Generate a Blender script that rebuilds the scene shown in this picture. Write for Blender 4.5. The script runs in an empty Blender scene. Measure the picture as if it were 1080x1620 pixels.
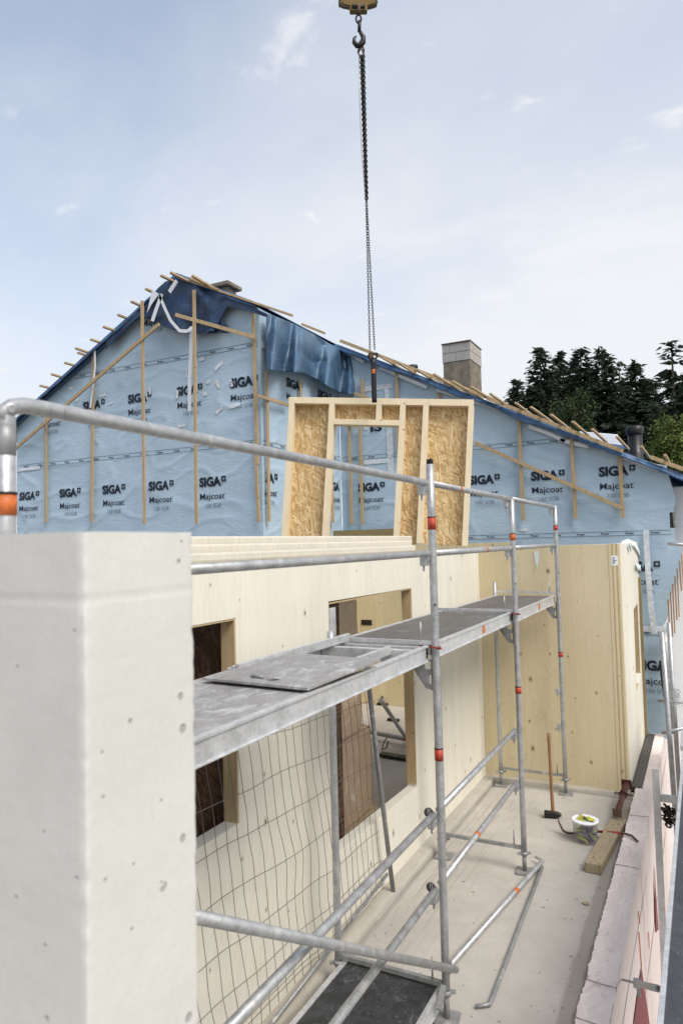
import bpy, bmesh, math, random
from mathutils import Vector, Matrix, noise, geometry
random.seed(7)
S = bpy.context.scene
COL = S.collection
# ------------------------------------------------------------------ camera
CP = Vector((1.4916, -4.1345, 2.8753)); YAW, PITCH, ROLL, F = 0.4736, 0.0459, -0.0250, 1109.28
fwd = Vector((-math.sin(YAW)*math.cos(PITCH), math.cos(YAW)*math.cos(PITCH), math.sin(PITCH)))
rt0 = Vector((math.cos(YAW), math.sin(YAW), 0)); up0 = rt0.cross(fwd)
RT = math.cos(ROLL)*rt0+math.sin(ROLL)*up0; UP = -math.sin(ROLL)*rt0+math.cos(ROLL)*up0
cam = bpy.data.cameras.new('camera'); co = bpy.data.objects.new('camera', cam); COL.objects.link(co)
m = Matrix((RT, UP, -fwd)).transposed().to_4x4(); m.translation = CP; co.matrix_world = m
cam.sensor_fit = 'VERTICAL'; cam.sensor_height = 36; cam.sensor_width = 24; cam.lens = F/1620*36
cam.clip_start = .05; cam.clip_end = 2000
cam.dof.use_dof = True; cam.dof.focus_distance = 7.0; cam.dof.aperture_fstop = 3.5
S.camera = co
S.render.resolution_x, S.render.resolution_y = 682, 1024
# ------------------------------------------------------------------ light
SUN_EL, SUN_AZ = math.radians(50), math.radians(-24)      # azimuth measured from +x towards +y
w = bpy.data.worlds.new('World'); S.world = w; w.use_nodes = True
nt = w.node_tree; nt.nodes.clear()
def wn(t, **k):
    n = nt.nodes.new(t)
    for a, b in k.items(): setattr(n, a, b)
    return n
out = wn('ShaderNodeOutputWorld'); bg = wn('ShaderNodeBackground'); bg.inputs[1].default_value = .134
sky = wn('ShaderNodeTexSky', sky_type='NISHITA', sun_disc=False)
sky.sun_elevation = SUN_EL; sky.sun_rotation = math.radians(90)-SUN_AZ
sky.altitude = 500; sky.air_density = 1.0; sky.dust_density = 2.2; sky.ozone_density = 1.2
tc = wn('ShaderNodeTexCoord')
sep = wn('ShaderNodeSeparateXYZ'); nt.links.new(tc.outputs['Generated'], sep.inputs[0])
# project the direction on a flat cloud layer so that the clouds thin out overhead and crowd at the horizon
addz = wn('ShaderNodeMath', operation='ADD'); addz.inputs[1].default_value = .18; nt.links.new(sep.outputs[2], addz.inputs[0])
mx = wn('ShaderNodeMath', operation='MAXIMUM'); mx.inputs[1].default_value = .05; nt.links.new(addz.outputs[0], mx.inputs[0])
dv = wn('ShaderNodeVectorMath', operation='DIVIDE'); cb = wn('ShaderNodeCombineXYZ')
for i in range(3): nt.links.new(mx.outputs[0], cb.inputs[i])
nt.links.new(tc.outputs['Generated'], dv.inputs[0]); nt.links.new(cb.outputs[0], dv.inputs[1])
def cloud(sc, det, dist, seed, lo, hi, stretch=(1, 1, 0)):
    mp = wn('ShaderNodeMapping'); mp.inputs['Scale'].default_value = stretch; mp.inputs['Location'].default_value = (seed, seed*.7, 0)
    mp.inputs['Rotation'].default_value = (0, 0, .5)
    nt.links.new(dv.outputs[0], mp.inputs[0])
    n = wn('ShaderNodeTexNoise'); n.inputs['Scale'].default_value = sc; n.inputs['Detail'].default_value = det
    n.inputs['Distortion'].default_value = dist; n.inputs['Roughness'].default_value = .55
    nt.links.new(mp.outputs[0], n.inputs['Vector'])
    r = wn('ShaderNodeMapRange', interpolation_type='SMOOTHSTEP'); r.inputs[1].default_value = lo; r.inputs[2].default_value = hi
    nt.links.new(n.outputs[0], r.inputs[0]); return r.outputs[0]
c1 = cloud(.9, 6, .6, 3.1, .36, .84, (1, 1.6, 0)); c2 = cloud(5.0, 7, .25, 9.4, .60, .74, (1, 1.5, 0))
def mth(op, a, b):
    n = wn('ShaderNodeMath', operation=op)
    for i, v in enumerate((a, b)):
        if isinstance(v, (int, float)): n.inputs[i].default_value = v
        else: nt.links.new(v, n.inputs[i])
    return n.outputs[0]
hor = wn('ShaderNodeMapRange', interpolation_type='SMOOTHSTEP'); hor.inputs[1].default_value = .80; hor.inputs[2].default_value = -.05
nt.links.new(sep.outputs[2], hor.inputs[0])
veil = mth('MINIMUM', mth('ADD', mth('ADD', mth('MULTIPLY', c1, .35), mth('MULTIPLY', c2, .30)), mth('ADD', mth('MULTIPLY', hor.outputs[0], .86), .08)), .97)
sunny = wn('ShaderNodeVectorMath', operation='DOT_PRODUCT'); nt.links.new(tc.outputs['Generated'], sunny.inputs[0]); sunny.inputs[1].default_value = (math.cos(YAW), math.sin(YAW), .25)
sv = wn('ShaderNodeMapRange', interpolation_type='SMOOTHSTEP'); sv.inputs[1].default_value = -.35; sv.inputs[2].default_value = .65; nt.links.new(sunny.outputs['Value'], sv.inputs[0])
veil = mth('MINIMUM', mth('ADD', veil, mth('MULTIPLY', sv.outputs[0], .34)), .97)
mix = wn('ShaderNodeMix', data_type='RGBA'); nt.links.new(veil, mix.inputs[0]); nt.links.new(sky.outputs[0], mix.inputs[6])
mix.inputs[7].default_value = (4.08, 4.20, 4.36, 1)
nt.links.new(mix.outputs[2], bg.inputs[0]); nt.links.new(bg.outputs[0], out.inputs[0])
sl = bpy.data.lights.new('sun', 'SUN'); so = bpy.data.objects.new('sun', sl); COL.objects.link(so)
sl.energy = 2.1; sl.angle = math.radians(32); sl.color = (1, .955, .88)
sd = Vector((math.cos(SUN_EL)*math.cos(SUN_AZ), math.cos(SUN_EL)*math.sin(SUN_AZ), math.sin(SUN_EL)))
so.rotation_euler = sd.to_track_quat('Z', 'Y').to_euler()
S.view_settings.view_transform = 'Standard'; S.view_settings.look = 'None'
S.view_settings.exposure = 0.70; S.view_settings.gamma = 1; S.view_settings.use_curve_mapping = False
S.render.engine = 'CYCLES'

# ------------------------------------------------------------------ pixel -> plane helpers (camera solved from the scaffold's sizes)
def ray(x, y): return RT*((x-540)/F)-UP*((y-810)/F)+fwd
def hx(x, y, X): d = ray(x, y); return CP+d*((X-CP.x)/d.x)
def hy(x, y, Y): d = ray(x, y); return CP+d*((Y-CP.y)/d.y)
def hz(x, y, Z): d = ray(x, y); return CP+d*((Z-CP.z)/d.z)
def hd(x, y, t): return CP+ray(x, y)*t

# ------------------------------------------------------------------ materials
class NT:
    def __init__(s, name, rough=.6, metal=0., spec=.4):
        s.m = bpy.data.materials.new(name); s.m.use_nodes = True; s.t = s.m.node_tree
        s.b = s.t.nodes['Principled BSDF']; s.b.inputs['Roughness'].default_value = rough
        s.b.inputs['Metallic'].default_value = metal; s.b.inputs['Specular IOR Level'].default_value = spec
        c = s.t.nodes.new('ShaderNodeTexCoord'); s.co = c.outputs['Object']
    def L(s, a, b): s.t.links.new(a, b)
    def inp(s, sock, v):
        if v is None: return
        if hasattr(v, 'is_output') or hasattr(v, 'links'): s.L(v, sock)
        else:
            if isinstance(v, tuple) and len(v) == 3 and sock.type == 'RGBA': v = (*v, 1)
            sock.default_value = v
    def map(s, scale=(1, 1, 1), rot=(0, 0, 0), loc=(0, 0, 0), vec=None):
        n = s.t.nodes.new('ShaderNodeMapping'); s.L(vec or s.co, n.inputs[0])
        n.inputs['Scale'].default_value = scale; n.inputs['Rotation'].default_value = rot; n.inputs['Location'].default_value = loc
        return n.outputs[0]
    def noise(s, scale, det=3, vec=None, rough=.5, dist=0, col=False):
        n = s.t.nodes.new('ShaderNodeTexNoise'); s.L(vec or s.co, n.inputs['Vector']); n.inputs['Scale'].default_value = scale
        n.inputs['Detail'].default_value = det; n.inputs['Roughness'].default_value = rough; n.inputs['Distortion'].default_value = dist
        return n.outputs[1 if col else 0]
    def vor(s, scale, vec=None, feat='F1', out=0, rnd=1, dim='3D'):
        n = s.t.nodes.new('ShaderNodeTexVoronoi'); n.feature = feat; n.voronoi_dimensions = dim; s.L(vec or s.co, n.inputs['Vector']); n.inputs['Scale'].default_value = scale
        n.inputs['Randomness'].default_value = rnd
        return n.outputs[out]
    def sepx(s, vec): n = s.t.nodes.new('ShaderNodeSeparateXYZ'); s.L(vec, n.inputs[0]); return n.outputs
    def comb(s, x, y, z):
        n = s.t.nodes.new('ShaderNodeCombineXYZ')
        for i, v in enumerate((x, y, z)): s.inp(n.inputs[i], v)
        return n.outputs[0]
    def math(s, op, a, b=None):
        n = s.t.nodes.new('ShaderNodeMath'); n.operation = op; s.inp(n.inputs[0], a)
        if b is not None: s.inp(n.inputs[1], b)
        return n.outputs[0]
    def rng(s, v, a, b, c=0., d=1., smooth=True):
        n = s.t.nodes.new('ShaderNodeMapRange'); s.L(v, n.inputs[0])
        if smooth: n.interpolation_type = 'SMOOTHSTEP'
        for i, q in enumerate((a, b, c, d)): n.inputs[i+1].default_value = q
        return n.outputs[0]
    def mix(s, f, a, b, mode='MIX'):
        n = s.t.nodes.new('ShaderNodeMix'); n.data_type = 'RGBA'; n.blend_type = mode
        s.inp(n.inputs[0], f); s.inp(n.inputs[6], a); s.inp(n.inputs[7], b); return n.outputs[2]
    def col(s, v): s.inp(s.b.inputs['Base Color'], v)
    def rough(s, v): s.inp(s.b.inputs['Roughness'], v)
    def bump(s, h, strength=.3, dist=.01, prev=None):
        n = s.t.nodes.new('ShaderNodeBump'); n.inputs['Strength'].default_value = strength; n.inputs['Distance'].default_value = dist
        s.L(h, n.inputs['Height'])
        if prev is not None: s.L(prev, n.inputs['Normal'])
        s.L(n.outputs[0], s.b.inputs['Normal']); return n.outputs[0]

def plain(name, c, rough=.6, metal=0, var=.12, sc=8, spec=.4, bump=0):
    n = NT(name, rough, metal, spec)
    f = n.noise(sc, 4); n.col(n.mix(f, tuple(v*(1-var) for v in c), tuple(min(1, v*(1+var)) for v in c)))
    n.rough(n.rng(n.noise(sc*2.3, 3), .3, .7, max(.05, rough-.1), min(1, rough+.1)))
    if bump: n.bump(n.noise(sc*6, 4), bump, .004)
    return n.m

def galv(name='galvanised_steel', c=.43, metal=.55, rough=.42):
    n = NT(name, rough, metal, .5)
    a = n.noise(14, 5, rough=.6); b = n.vor(60, out=1); d = n.noise(6, 6, rough=.7)
    base = n.mix(n.rng(a, .3, .72), (c*.86, c*.87, c*.87), (c*1.10, c*1.11, c*1.12))
    base = n.mix(.10, base, n.sepx(b)[0], 'OVERLAY')
    base = n.mix(n.rng(d, .57, .64, 0, .6), base, (.60, .58, .55))      # dried cement smears
    base = n.mix(n.rng(n.noise(38, 3), .70, .76, 0, .8), base, (.16, .13, .10))
    n.col(base); n.rough(n.rng(a, .2, .8, rough-.10, rough+.16)); n.bump(n.noise(55, 4), .12, .002); return n.m

def clt(name, a, b, c, knots=.9, board=.145):
    n = NT(name, .62, 0, .25)
    x, y, z = n.sepx(n.co)
    u = n.math('ADD', x, y)
    bd = n.math('FLOOR', n.math('DIVIDE', u, board))
    wn_ = n.t.nodes.new('ShaderNodeTexWhiteNoise'); wn_.noise_dimensions = '1D'; n.L(bd, wn_.inputs['W'])
    uz = n.comb(u, bd, n.math('MULTIPLY', z, .07))
    grain = n.noise(42, 5, uz, .6, 1.4)
    broad = n.noise(1.6, 3, n.comb(u, 0., n.math('MULTIPLY', z, .5)))
    cath = n.noise(7, 3, n.comb(u, bd, n.math('MULTIPLY', z, .10)), .5, 1.8)
    rings = n.math('FRACT', n.math('MULTIPLY', cath, 7))
    base = n.mix(n.rng(wn_.outputs[0], 0, 1, .0, 1., False), tuple(v*(.985 if a[2] > .5 else .95) for v in a), b)
    base = n.mix(n.rng(grain, .35, .75, 0, .22), base, c)
    base = n.mix(n.rng(rings, .72, 1.0, 0, .42), base, c)
    base = n.mix(n.rng(broad, .35, .7, 0, .35), base, tuple(min(1, v*1.12) for v in a))
    seam = n.math('LESS_THAN', n.math('FRACT', n.math('DIVIDE', u, board)), .014)
    base = n.mix(n.math('MULTIPLY', seam, .28), base, tuple(v*.55 for v in c))
    kv = n.comb(n.math('MULTIPLY', u, 3.6), n.math('MULTIPLY', z, 2.4), 0.)
    kd = n.vor(1.0, kv, out=0, dim='2D'); kc = n.vor(1.0, kv, out=1, dim='2D'); kr = n.sepx(kc)[0]; kg = n.sepx(kc)[1]
    on = n.math('GREATER_THAN', kr, 1-.55*knots)
    size = n.math('ADD', n.math('MULTIPLY', n.math('POWER', kg, 2.5), .035), .012)
    dk = n.math('MULTIPLY', n.math('LESS_THAN', kd, size), on)
    halo = n.math('MULTIPLY', n.math('LESS_THAN', kd, n.math('MULTIPLY', size, 2.4)), on)
    base = n.mix(n.math('MULTIPLY', halo, .38), base, tuple(v*.62 for v in c))
    base = n.mix(n.math('MULTIPLY', dk, .85), base, (.10, .06, .035))
    n.col(base); n.bump(grain, .08, .002); return n.m

def lumber(name, a, b, dark=(.18, .11, .05)):
    n = NT(name, .65, 0, .25)
    x, y, z = n.sepx(n.co)
    g1 = n.noise(60, 4, n.comb(x, n.math('MULTIPLY', y, 1.), n.math('MULTIPLY', z, .06)), .6, .6)
    big = n.noise(5, 3)
    base = n.mix(n.rng(g1, .3, .75), a, b); base = n.mix(n.rng(big, .4, .7, 0, .35), base, tuple(v*.8 for v in b))
    k = n.vor(5.5, out=0); base = n.mix(n.math('MULTIPLY', n.math('LESS_THAN', k, .07), .8), base, dark)
    n.col(base); n.bump(g1, .15, .002); return n.m

def osb(name, lo, mid, hi):
    n = NT(name, .7, 0, .3)
    cols = None; hh = None
    big = n.noise(9, 2, col=True)
    for i, (rot, seed) in enumerate(((.25, 0), (1.2, 3), (2.2, 7), (-.45, 12), (1.75, 17))):
        v = n.map((1, .001, 1), (0, 0, 0))
        wv = n.t.nodes.new('ShaderNodeVectorMath'); wv.operation = 'ADD'; n.L(v, wv.inputs[0])
        dd = n.t.nodes.new('ShaderNodeVectorMath'); dd.operation = 'SCALE'; n.L(big, dd.inputs[0]); dd.inputs['Scale'].default_value = .012; n.L(dd.outputs[0], wv.inputs[1])
        mp = n.map((1, 1, 1), (0, rot, 0), (seed, 0, seed*.3), wv.outputs[0])
        mp = n.map((11, 1, 62), vec=mp)
        cc = n.vor(1.0, mp, out=1); r, g, b_ = n.sepx(cc)
        colr = n.mix(n.rng(r, 0, .55, 0, 1, False), lo, mid); colr = n.mix(n.rng(r, .55, 1, 0, 1, False), colr, hi)
        if cols is None: cols, hh = colr, g
        else:
            sel = n.math('GREATER_THAN', g, .58); cols = n.mix(sel, cols, colr)
    n.col(cols); n.bump(n.noise(60, 3), .2, .003); return n.m

def concrete(name, a, b, pits=True, pit_scale=9, spots=.5, bumpy=.2, flat=False):
    n = NT(name, .85, 0, .2)
    f = n.noise(1.7, 6, rough=.6); g = n.noise(11, 5, rough=.65); h = n.noise(90, 3)
    base = n.mix(n.rng(f, .3, .7), a, b); base = n.mix(n.rng(g, .35, .75, 0, .32), base, tuple(v*.90 for v in a))
    base = n.mix(n.rng(h, .3, .8, 0, .15), base, tuple(v*.7 for v in a))
    nb = n.bump(n.noise(30, 6, rough=.7), bumpy, .004)
    if pits:
        cx, cy_, cz_ = n.sepx(n.co); pv = n.comb(cx, cy_, 0.) if flat else n.comb(n.math('ADD', cx, cy_), cz_, 0.)
        d = n.vor(pit_scale, pv, out=0, dim='2D'); kc = n.vor(pit_scale, pv, out=1, dim='2D'); r = n.sepx(kc)[0]; g2 = n.sepx(kc)[1]
        rad = n.math('MULTIPLY', n.math('POWER', g2, 4.), .10); rad = n.math('ADD', rad, .026)
        on = n.math('GREATER_THAN', r, 1-spots)
        dd = n.math('ADD', d, n.math('MULTIPLY', n.noise(pit_scale*7, 2), .04))
        pit = n.math('MULTIPLY', n.rng(n.math('SUBTRACT', dd, rad), .012, .05, 1, 0), on)
        base = n.mix(n.math('MULTIPLY', pit, .55), base, tuple(v*.35 for v in a))
        n.bump(n.math('SUBTRACT', 1., pit), .6, .006, nb)
    n.col(base); return n.m

def membrane():
    n = NT('membrane_light_blue', .5, 0, .4)
    f = n.noise(1.1, 4); x, y, z = n.sepx(n.co); u = n.math('ADD', x, n.math('MULTIPLY', y, -1.))
    a = n.noise(3.0, 5, n.comb(u, 0., n.math('MULTIPLY', z, 2.6)), .6, 1.0)
    base = n.mix(n.rng(f, .3, .7), (.375, .495, .60), (.43, .55, .65))
    base = n.mix(n.rng(a, .5, .75, 0, .25), base, (.48, .58, .67))
    # grid of tiny punched dots
    du = n.math('SUBTRACT', n.math('FRACT', n.math('DIVIDE', u, .125)), .5); dz = n.math('SUBTRACT', n.math('FRACT', n.math('DIVIDE', z, .125)), .5)
    dd = n.math('ADD', n.math('MULTIPLY', du, du), n.math('MULTIPLY', dz, dz))
    base = n.mix(n.math('MULTIPLY', n.math('LESS_THAN', dd, .0030), .35), base, (.20, .30, .40))
    n.col(base)
    cr = n.noise(1.5, 6, n.comb(n.math('ADD', u, n.math('MULTIPLY', z, .7)), 0., n.math('MULTIPLY', z, 3.2)), .62, 1.6)
    rid = n.math('ABSOLUTE', n.math('SUBTRACT', cr, .5))
    cr2 = n.noise(2.6, 5, n.comb(n.math('SUBTRACT', u, n.math('MULTIPLY', z, 1.1)), 3., n.math('MULTIPLY', z, 1.8)), .6, 1.2)
    rid2 = n.math('ABSOLUTE', n.math('SUBTRACT', cr2, .5))
    q = n.bump(n.rng(rid, 0, .16, 0, 1), .13, .03); q = n.bump(n.rng(rid2, 0, .09, 0, 1), .09, .014, q); n.bump(n.noise(18, 4), .06, .01, q)
    return n.m

def tarp(name, c, hi):
    n = NT(name, .36, 0, .5)
    f = n.noise(2.2, 5, rough=.6); n.col(n.mix(n.rng(f, .35, .7), c, hi))
    n.rough(n.rng(n.noise(5, 4), .3, .7, .32, .52))
    q = n.bump(n.noise(3.2, 6, rough=.6, dist=1.2), .55, .05); n.bump(n.noise(14, 4, dist=.5), .3, .012, q); return n.m

def deckmat(name, a, b, smear=(.45, .45, .44), amt=.6, lo=.55):
    n = NT(name, .6, 0, .4)
    g = n.noise(6, 6, rough=.7, dist=1.5); st = n.noise(9, 8, n.map((1, .5, 1), (0, 0, .5)), .75, .8); f = n.noise(60, 3)
    base = n.mix(n.rng(g, .3, .7), a, b); base = n.mix(n.rng(st, lo, lo+.18, 0, amt), base, smear)
    base = n.mix(n.rng(f, .62, .75, 0, .4), base, smear); n.col(base)
    n.rough(n.rng(g, .3, .7, .5, .8)); n.bump(f, .2, .002); return n.m

M = {}
M['steel'] = galv(); M['steel_dark'] = galv('weathered_steel', .30, .45, .5); M['alu'] = galv('aluminium', .60, .5, .38)
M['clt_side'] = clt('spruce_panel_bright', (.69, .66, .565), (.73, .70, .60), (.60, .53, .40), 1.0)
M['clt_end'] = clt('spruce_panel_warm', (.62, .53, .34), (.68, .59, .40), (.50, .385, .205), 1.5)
M['clt_edge'] = lumber('spruce_edge', (.40, .29, .15), (.55, .42, .24))
M['clt_edge2'] = lumber('spruce_end_lamella', (.46, .34, .17), (.56, .43, .24)); M['lumber'] = lumber('roof_batten_wood', (.36, .25, .135), (.53, .405, .245))
M['beam'] = lumber('planed_beam', (.56, .52, .43), (.64, .60, .51)); M['stud'] = lumber('pale_stud_wood', (.70, .58, .39), (.80, .69, .50))
M['oldwood'] = lumber('weathered_wood', (.22, .17, .105), (.46, .38, .26), (.07, .045, .03))
M['brownwood'] = lumber('brown_stained_wood', (.36, .17, .05), (.50, .27, .09))
M['handle'] = lumber('handle_wood', (.20, .10, .045), (.32, .18, .09))
M['osb'] = osb('strand_board', (.38, .23, .085), (.60, .42, .20), (.76, .60, .36))
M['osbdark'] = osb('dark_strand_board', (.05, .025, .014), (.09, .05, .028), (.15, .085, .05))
M['concrete'] = concrete('cast_concrete', (.61, .60, .56), (.69, .68, .64), True, 15, .26, .03)
M['slab'] = concrete('slab_concrete', (.40, .375, .335), (.49, .46, .415), True, 7, .20, .5, True)
def slabmat(m):
    t = m.node_tree; b = t.nodes['Principled BSDF']; src = b.inputs['Base Color'].links[0].from_socket
    n = NT.__new__(NT); n.m, n.t, n.b = m, t, b; n.co = [q for q in t.nodes if q.type == 'TEX_COORD'][0].outputs['Object']
    x, y, z = n.sepx(n.co)
    st = n.noise(30, 5, n.comb(x, n.math('MULTIPLY', y, .035), 0.), .6, .4); left = n.rng(x, -.1, -.75, 0, 1)
    c = n.mix(n.math('MULTIPLY', n.rng(st, .50, .68), n.math('MULTIPLY', left, .5)), src, (.26, .20, .14))
    rj = n.math('ADD', x, n.math('MULTIPLY', n.math('SUBTRACT', n.noise(5, 5), .5), .07))
    c = n.mix(n.rng(rj, .575, .60, 0, .42), c, (.20, .17, .14))                      # mortar bed along the parapet
    c = n.mix(n.rng(n.noise(.9, 5, rough=.65), .52, .70, 0, .22), c, (.30, .26, .20))
    n.col(c)
slabmat(M['slab'])
M['kerb'] = concrete('kerb_mortar', (.38, .35, .30), (.47, .44, .385), True, 14, .25, .9, True)
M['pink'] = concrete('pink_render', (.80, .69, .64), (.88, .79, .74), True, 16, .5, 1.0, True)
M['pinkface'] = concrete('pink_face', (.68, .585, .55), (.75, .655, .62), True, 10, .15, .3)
M['maroon'] = plain('maroon_board', (.22, .07, .075), .7)
M['bitumen'] = plain('bitumen_strip', (.07, .065, .06), .55, 0, .5, 20, .5, .5)
M['white'] = plain('white_render', (.88, .88, .88), .8, 0, .04, 3)
M['mem'] = membrane()
M['tarp'] = tarp('dark_blue_tarp', (.010, .028, .075), (.022, .052, .115))
M['tarp2'] = tarp('steel_blue_tarp', (.038, .085, .155), (.075, .145, .225))
M['roofblue'] = tarp('roof_underlay_blue', (.022, .07, .16), (.05, .12, .25))
M['ink'] = plain('print_ink', (.006, .013, .028), .6, 0, .1)
M['inkgrey'] = plain('print_ink_grey', (.17, .22, .28), .6, 0, .1)
M['tape'] = plain('white_tape', (.60, .64, .68), .5, 0, .45, 26)
M['strap'] = plain('white_strap', (.70, .72, .76), .5, 0, .08)
M['orange'] = plain('orange_sticker', (.52, .13, .03), .5, 0, .6, 45)
M['disc'] = plain('coupler_grey', (.09, .085, .08), .5, .4, .4, 30); M['red'] = plain('red_band', (.42, .055, .03), .5, 0, .6, 45)
M['black'] = plain('black_rubber', (.012, .012, .013), .45)
M['dark'] = plain('dark_metal', (.03, .028, .027), .4, .6, .3, 20)
M['yellow'] = plain('ochre_paint', (.15, .095, .022), .45, .3, .3, 20)
M['rust'] = plain('red_oxide_steel', (.095, .034, .027), .6, .3, .45, 14, .4, .3)
M['rust2'] = plain('rusty_steel', (.13, .085, .055), .7, .3, .4, 16, .4, .3)
M['redpaint'] = plain('red_paint', (.25, .025, .025), .4, .2)
M['deck'] = deckmat('deck_plywood', (.085, .078, .070), (.155, .142, .128), (.42, .41, .40), .55, .54)
M['deckgrey'] = deckmat('deck_plastered', (.22, .21, .20), (.32, .31, .30), (.62, .62, .62), .65, .50)
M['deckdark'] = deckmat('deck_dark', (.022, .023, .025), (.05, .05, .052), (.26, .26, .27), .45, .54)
M['deckblue'] = deckmat('deck_slate', (.035, .037, .045), (.065, .068, .08), (.30, .31, .34), .45, .62)
M['film'] = plain('brown_card', (.30, .19, .115), .45, 0, .25, 6, .6, .4)
M['bandage'] = plain('white_cloth', (.72, .75, .74), .8, 0, .05)
M['teal'] = plain('teal_print', (.05, .28, .30), .6)
M['stone'] = concrete('chimney_block', (.34, .315, .28), (.44, .41, .37), True, 20, .3, .6)
M['rough'] = plain('chimney_rough', (.19, .16, .12), .9, 0, .75, 7, .2, 1.0)
M['ground'] = plain('gravel_ground', (.20, .18, .15), .9, 0, .5, 6, .2, .6)
M['fibre'] = plain('wood_fibre', (.24, .19, .09), .9, 0, .25, 20)
M['wire'] = plain('fence_wire', (.22, .195, .165), .5, .5, .35, 12)

# pallet film: brown card behind streaky glossy wrap
def film(a_=(.44, .32, .22), b_=(.70, .61, .52)):
    n = NT('wrapped_card', .28, 0, .6)
    st = n.noise(5, 5, n.map((1.5, 1.5, 1), (.9, .5, .3)), .65, 1.2); base = n.mix(n.rng(st, .52, .7, 0, .7), a_, b_)
    n.col(base); n.bump(st, .5, .02); return n.m
M['film'] = film(); M['film2'] = film((.50, .40, .28), (.66, .58, .47))
def clear():
    n = NT('clear_plastic', .18, 0, .5); n.col((.62, .62, .80)); n.b.inputs['Transmission Weight'].default_value = .75; n.b.inputs['Alpha'].default_value = .5; return n.m
M['clear'] = clear()

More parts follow.
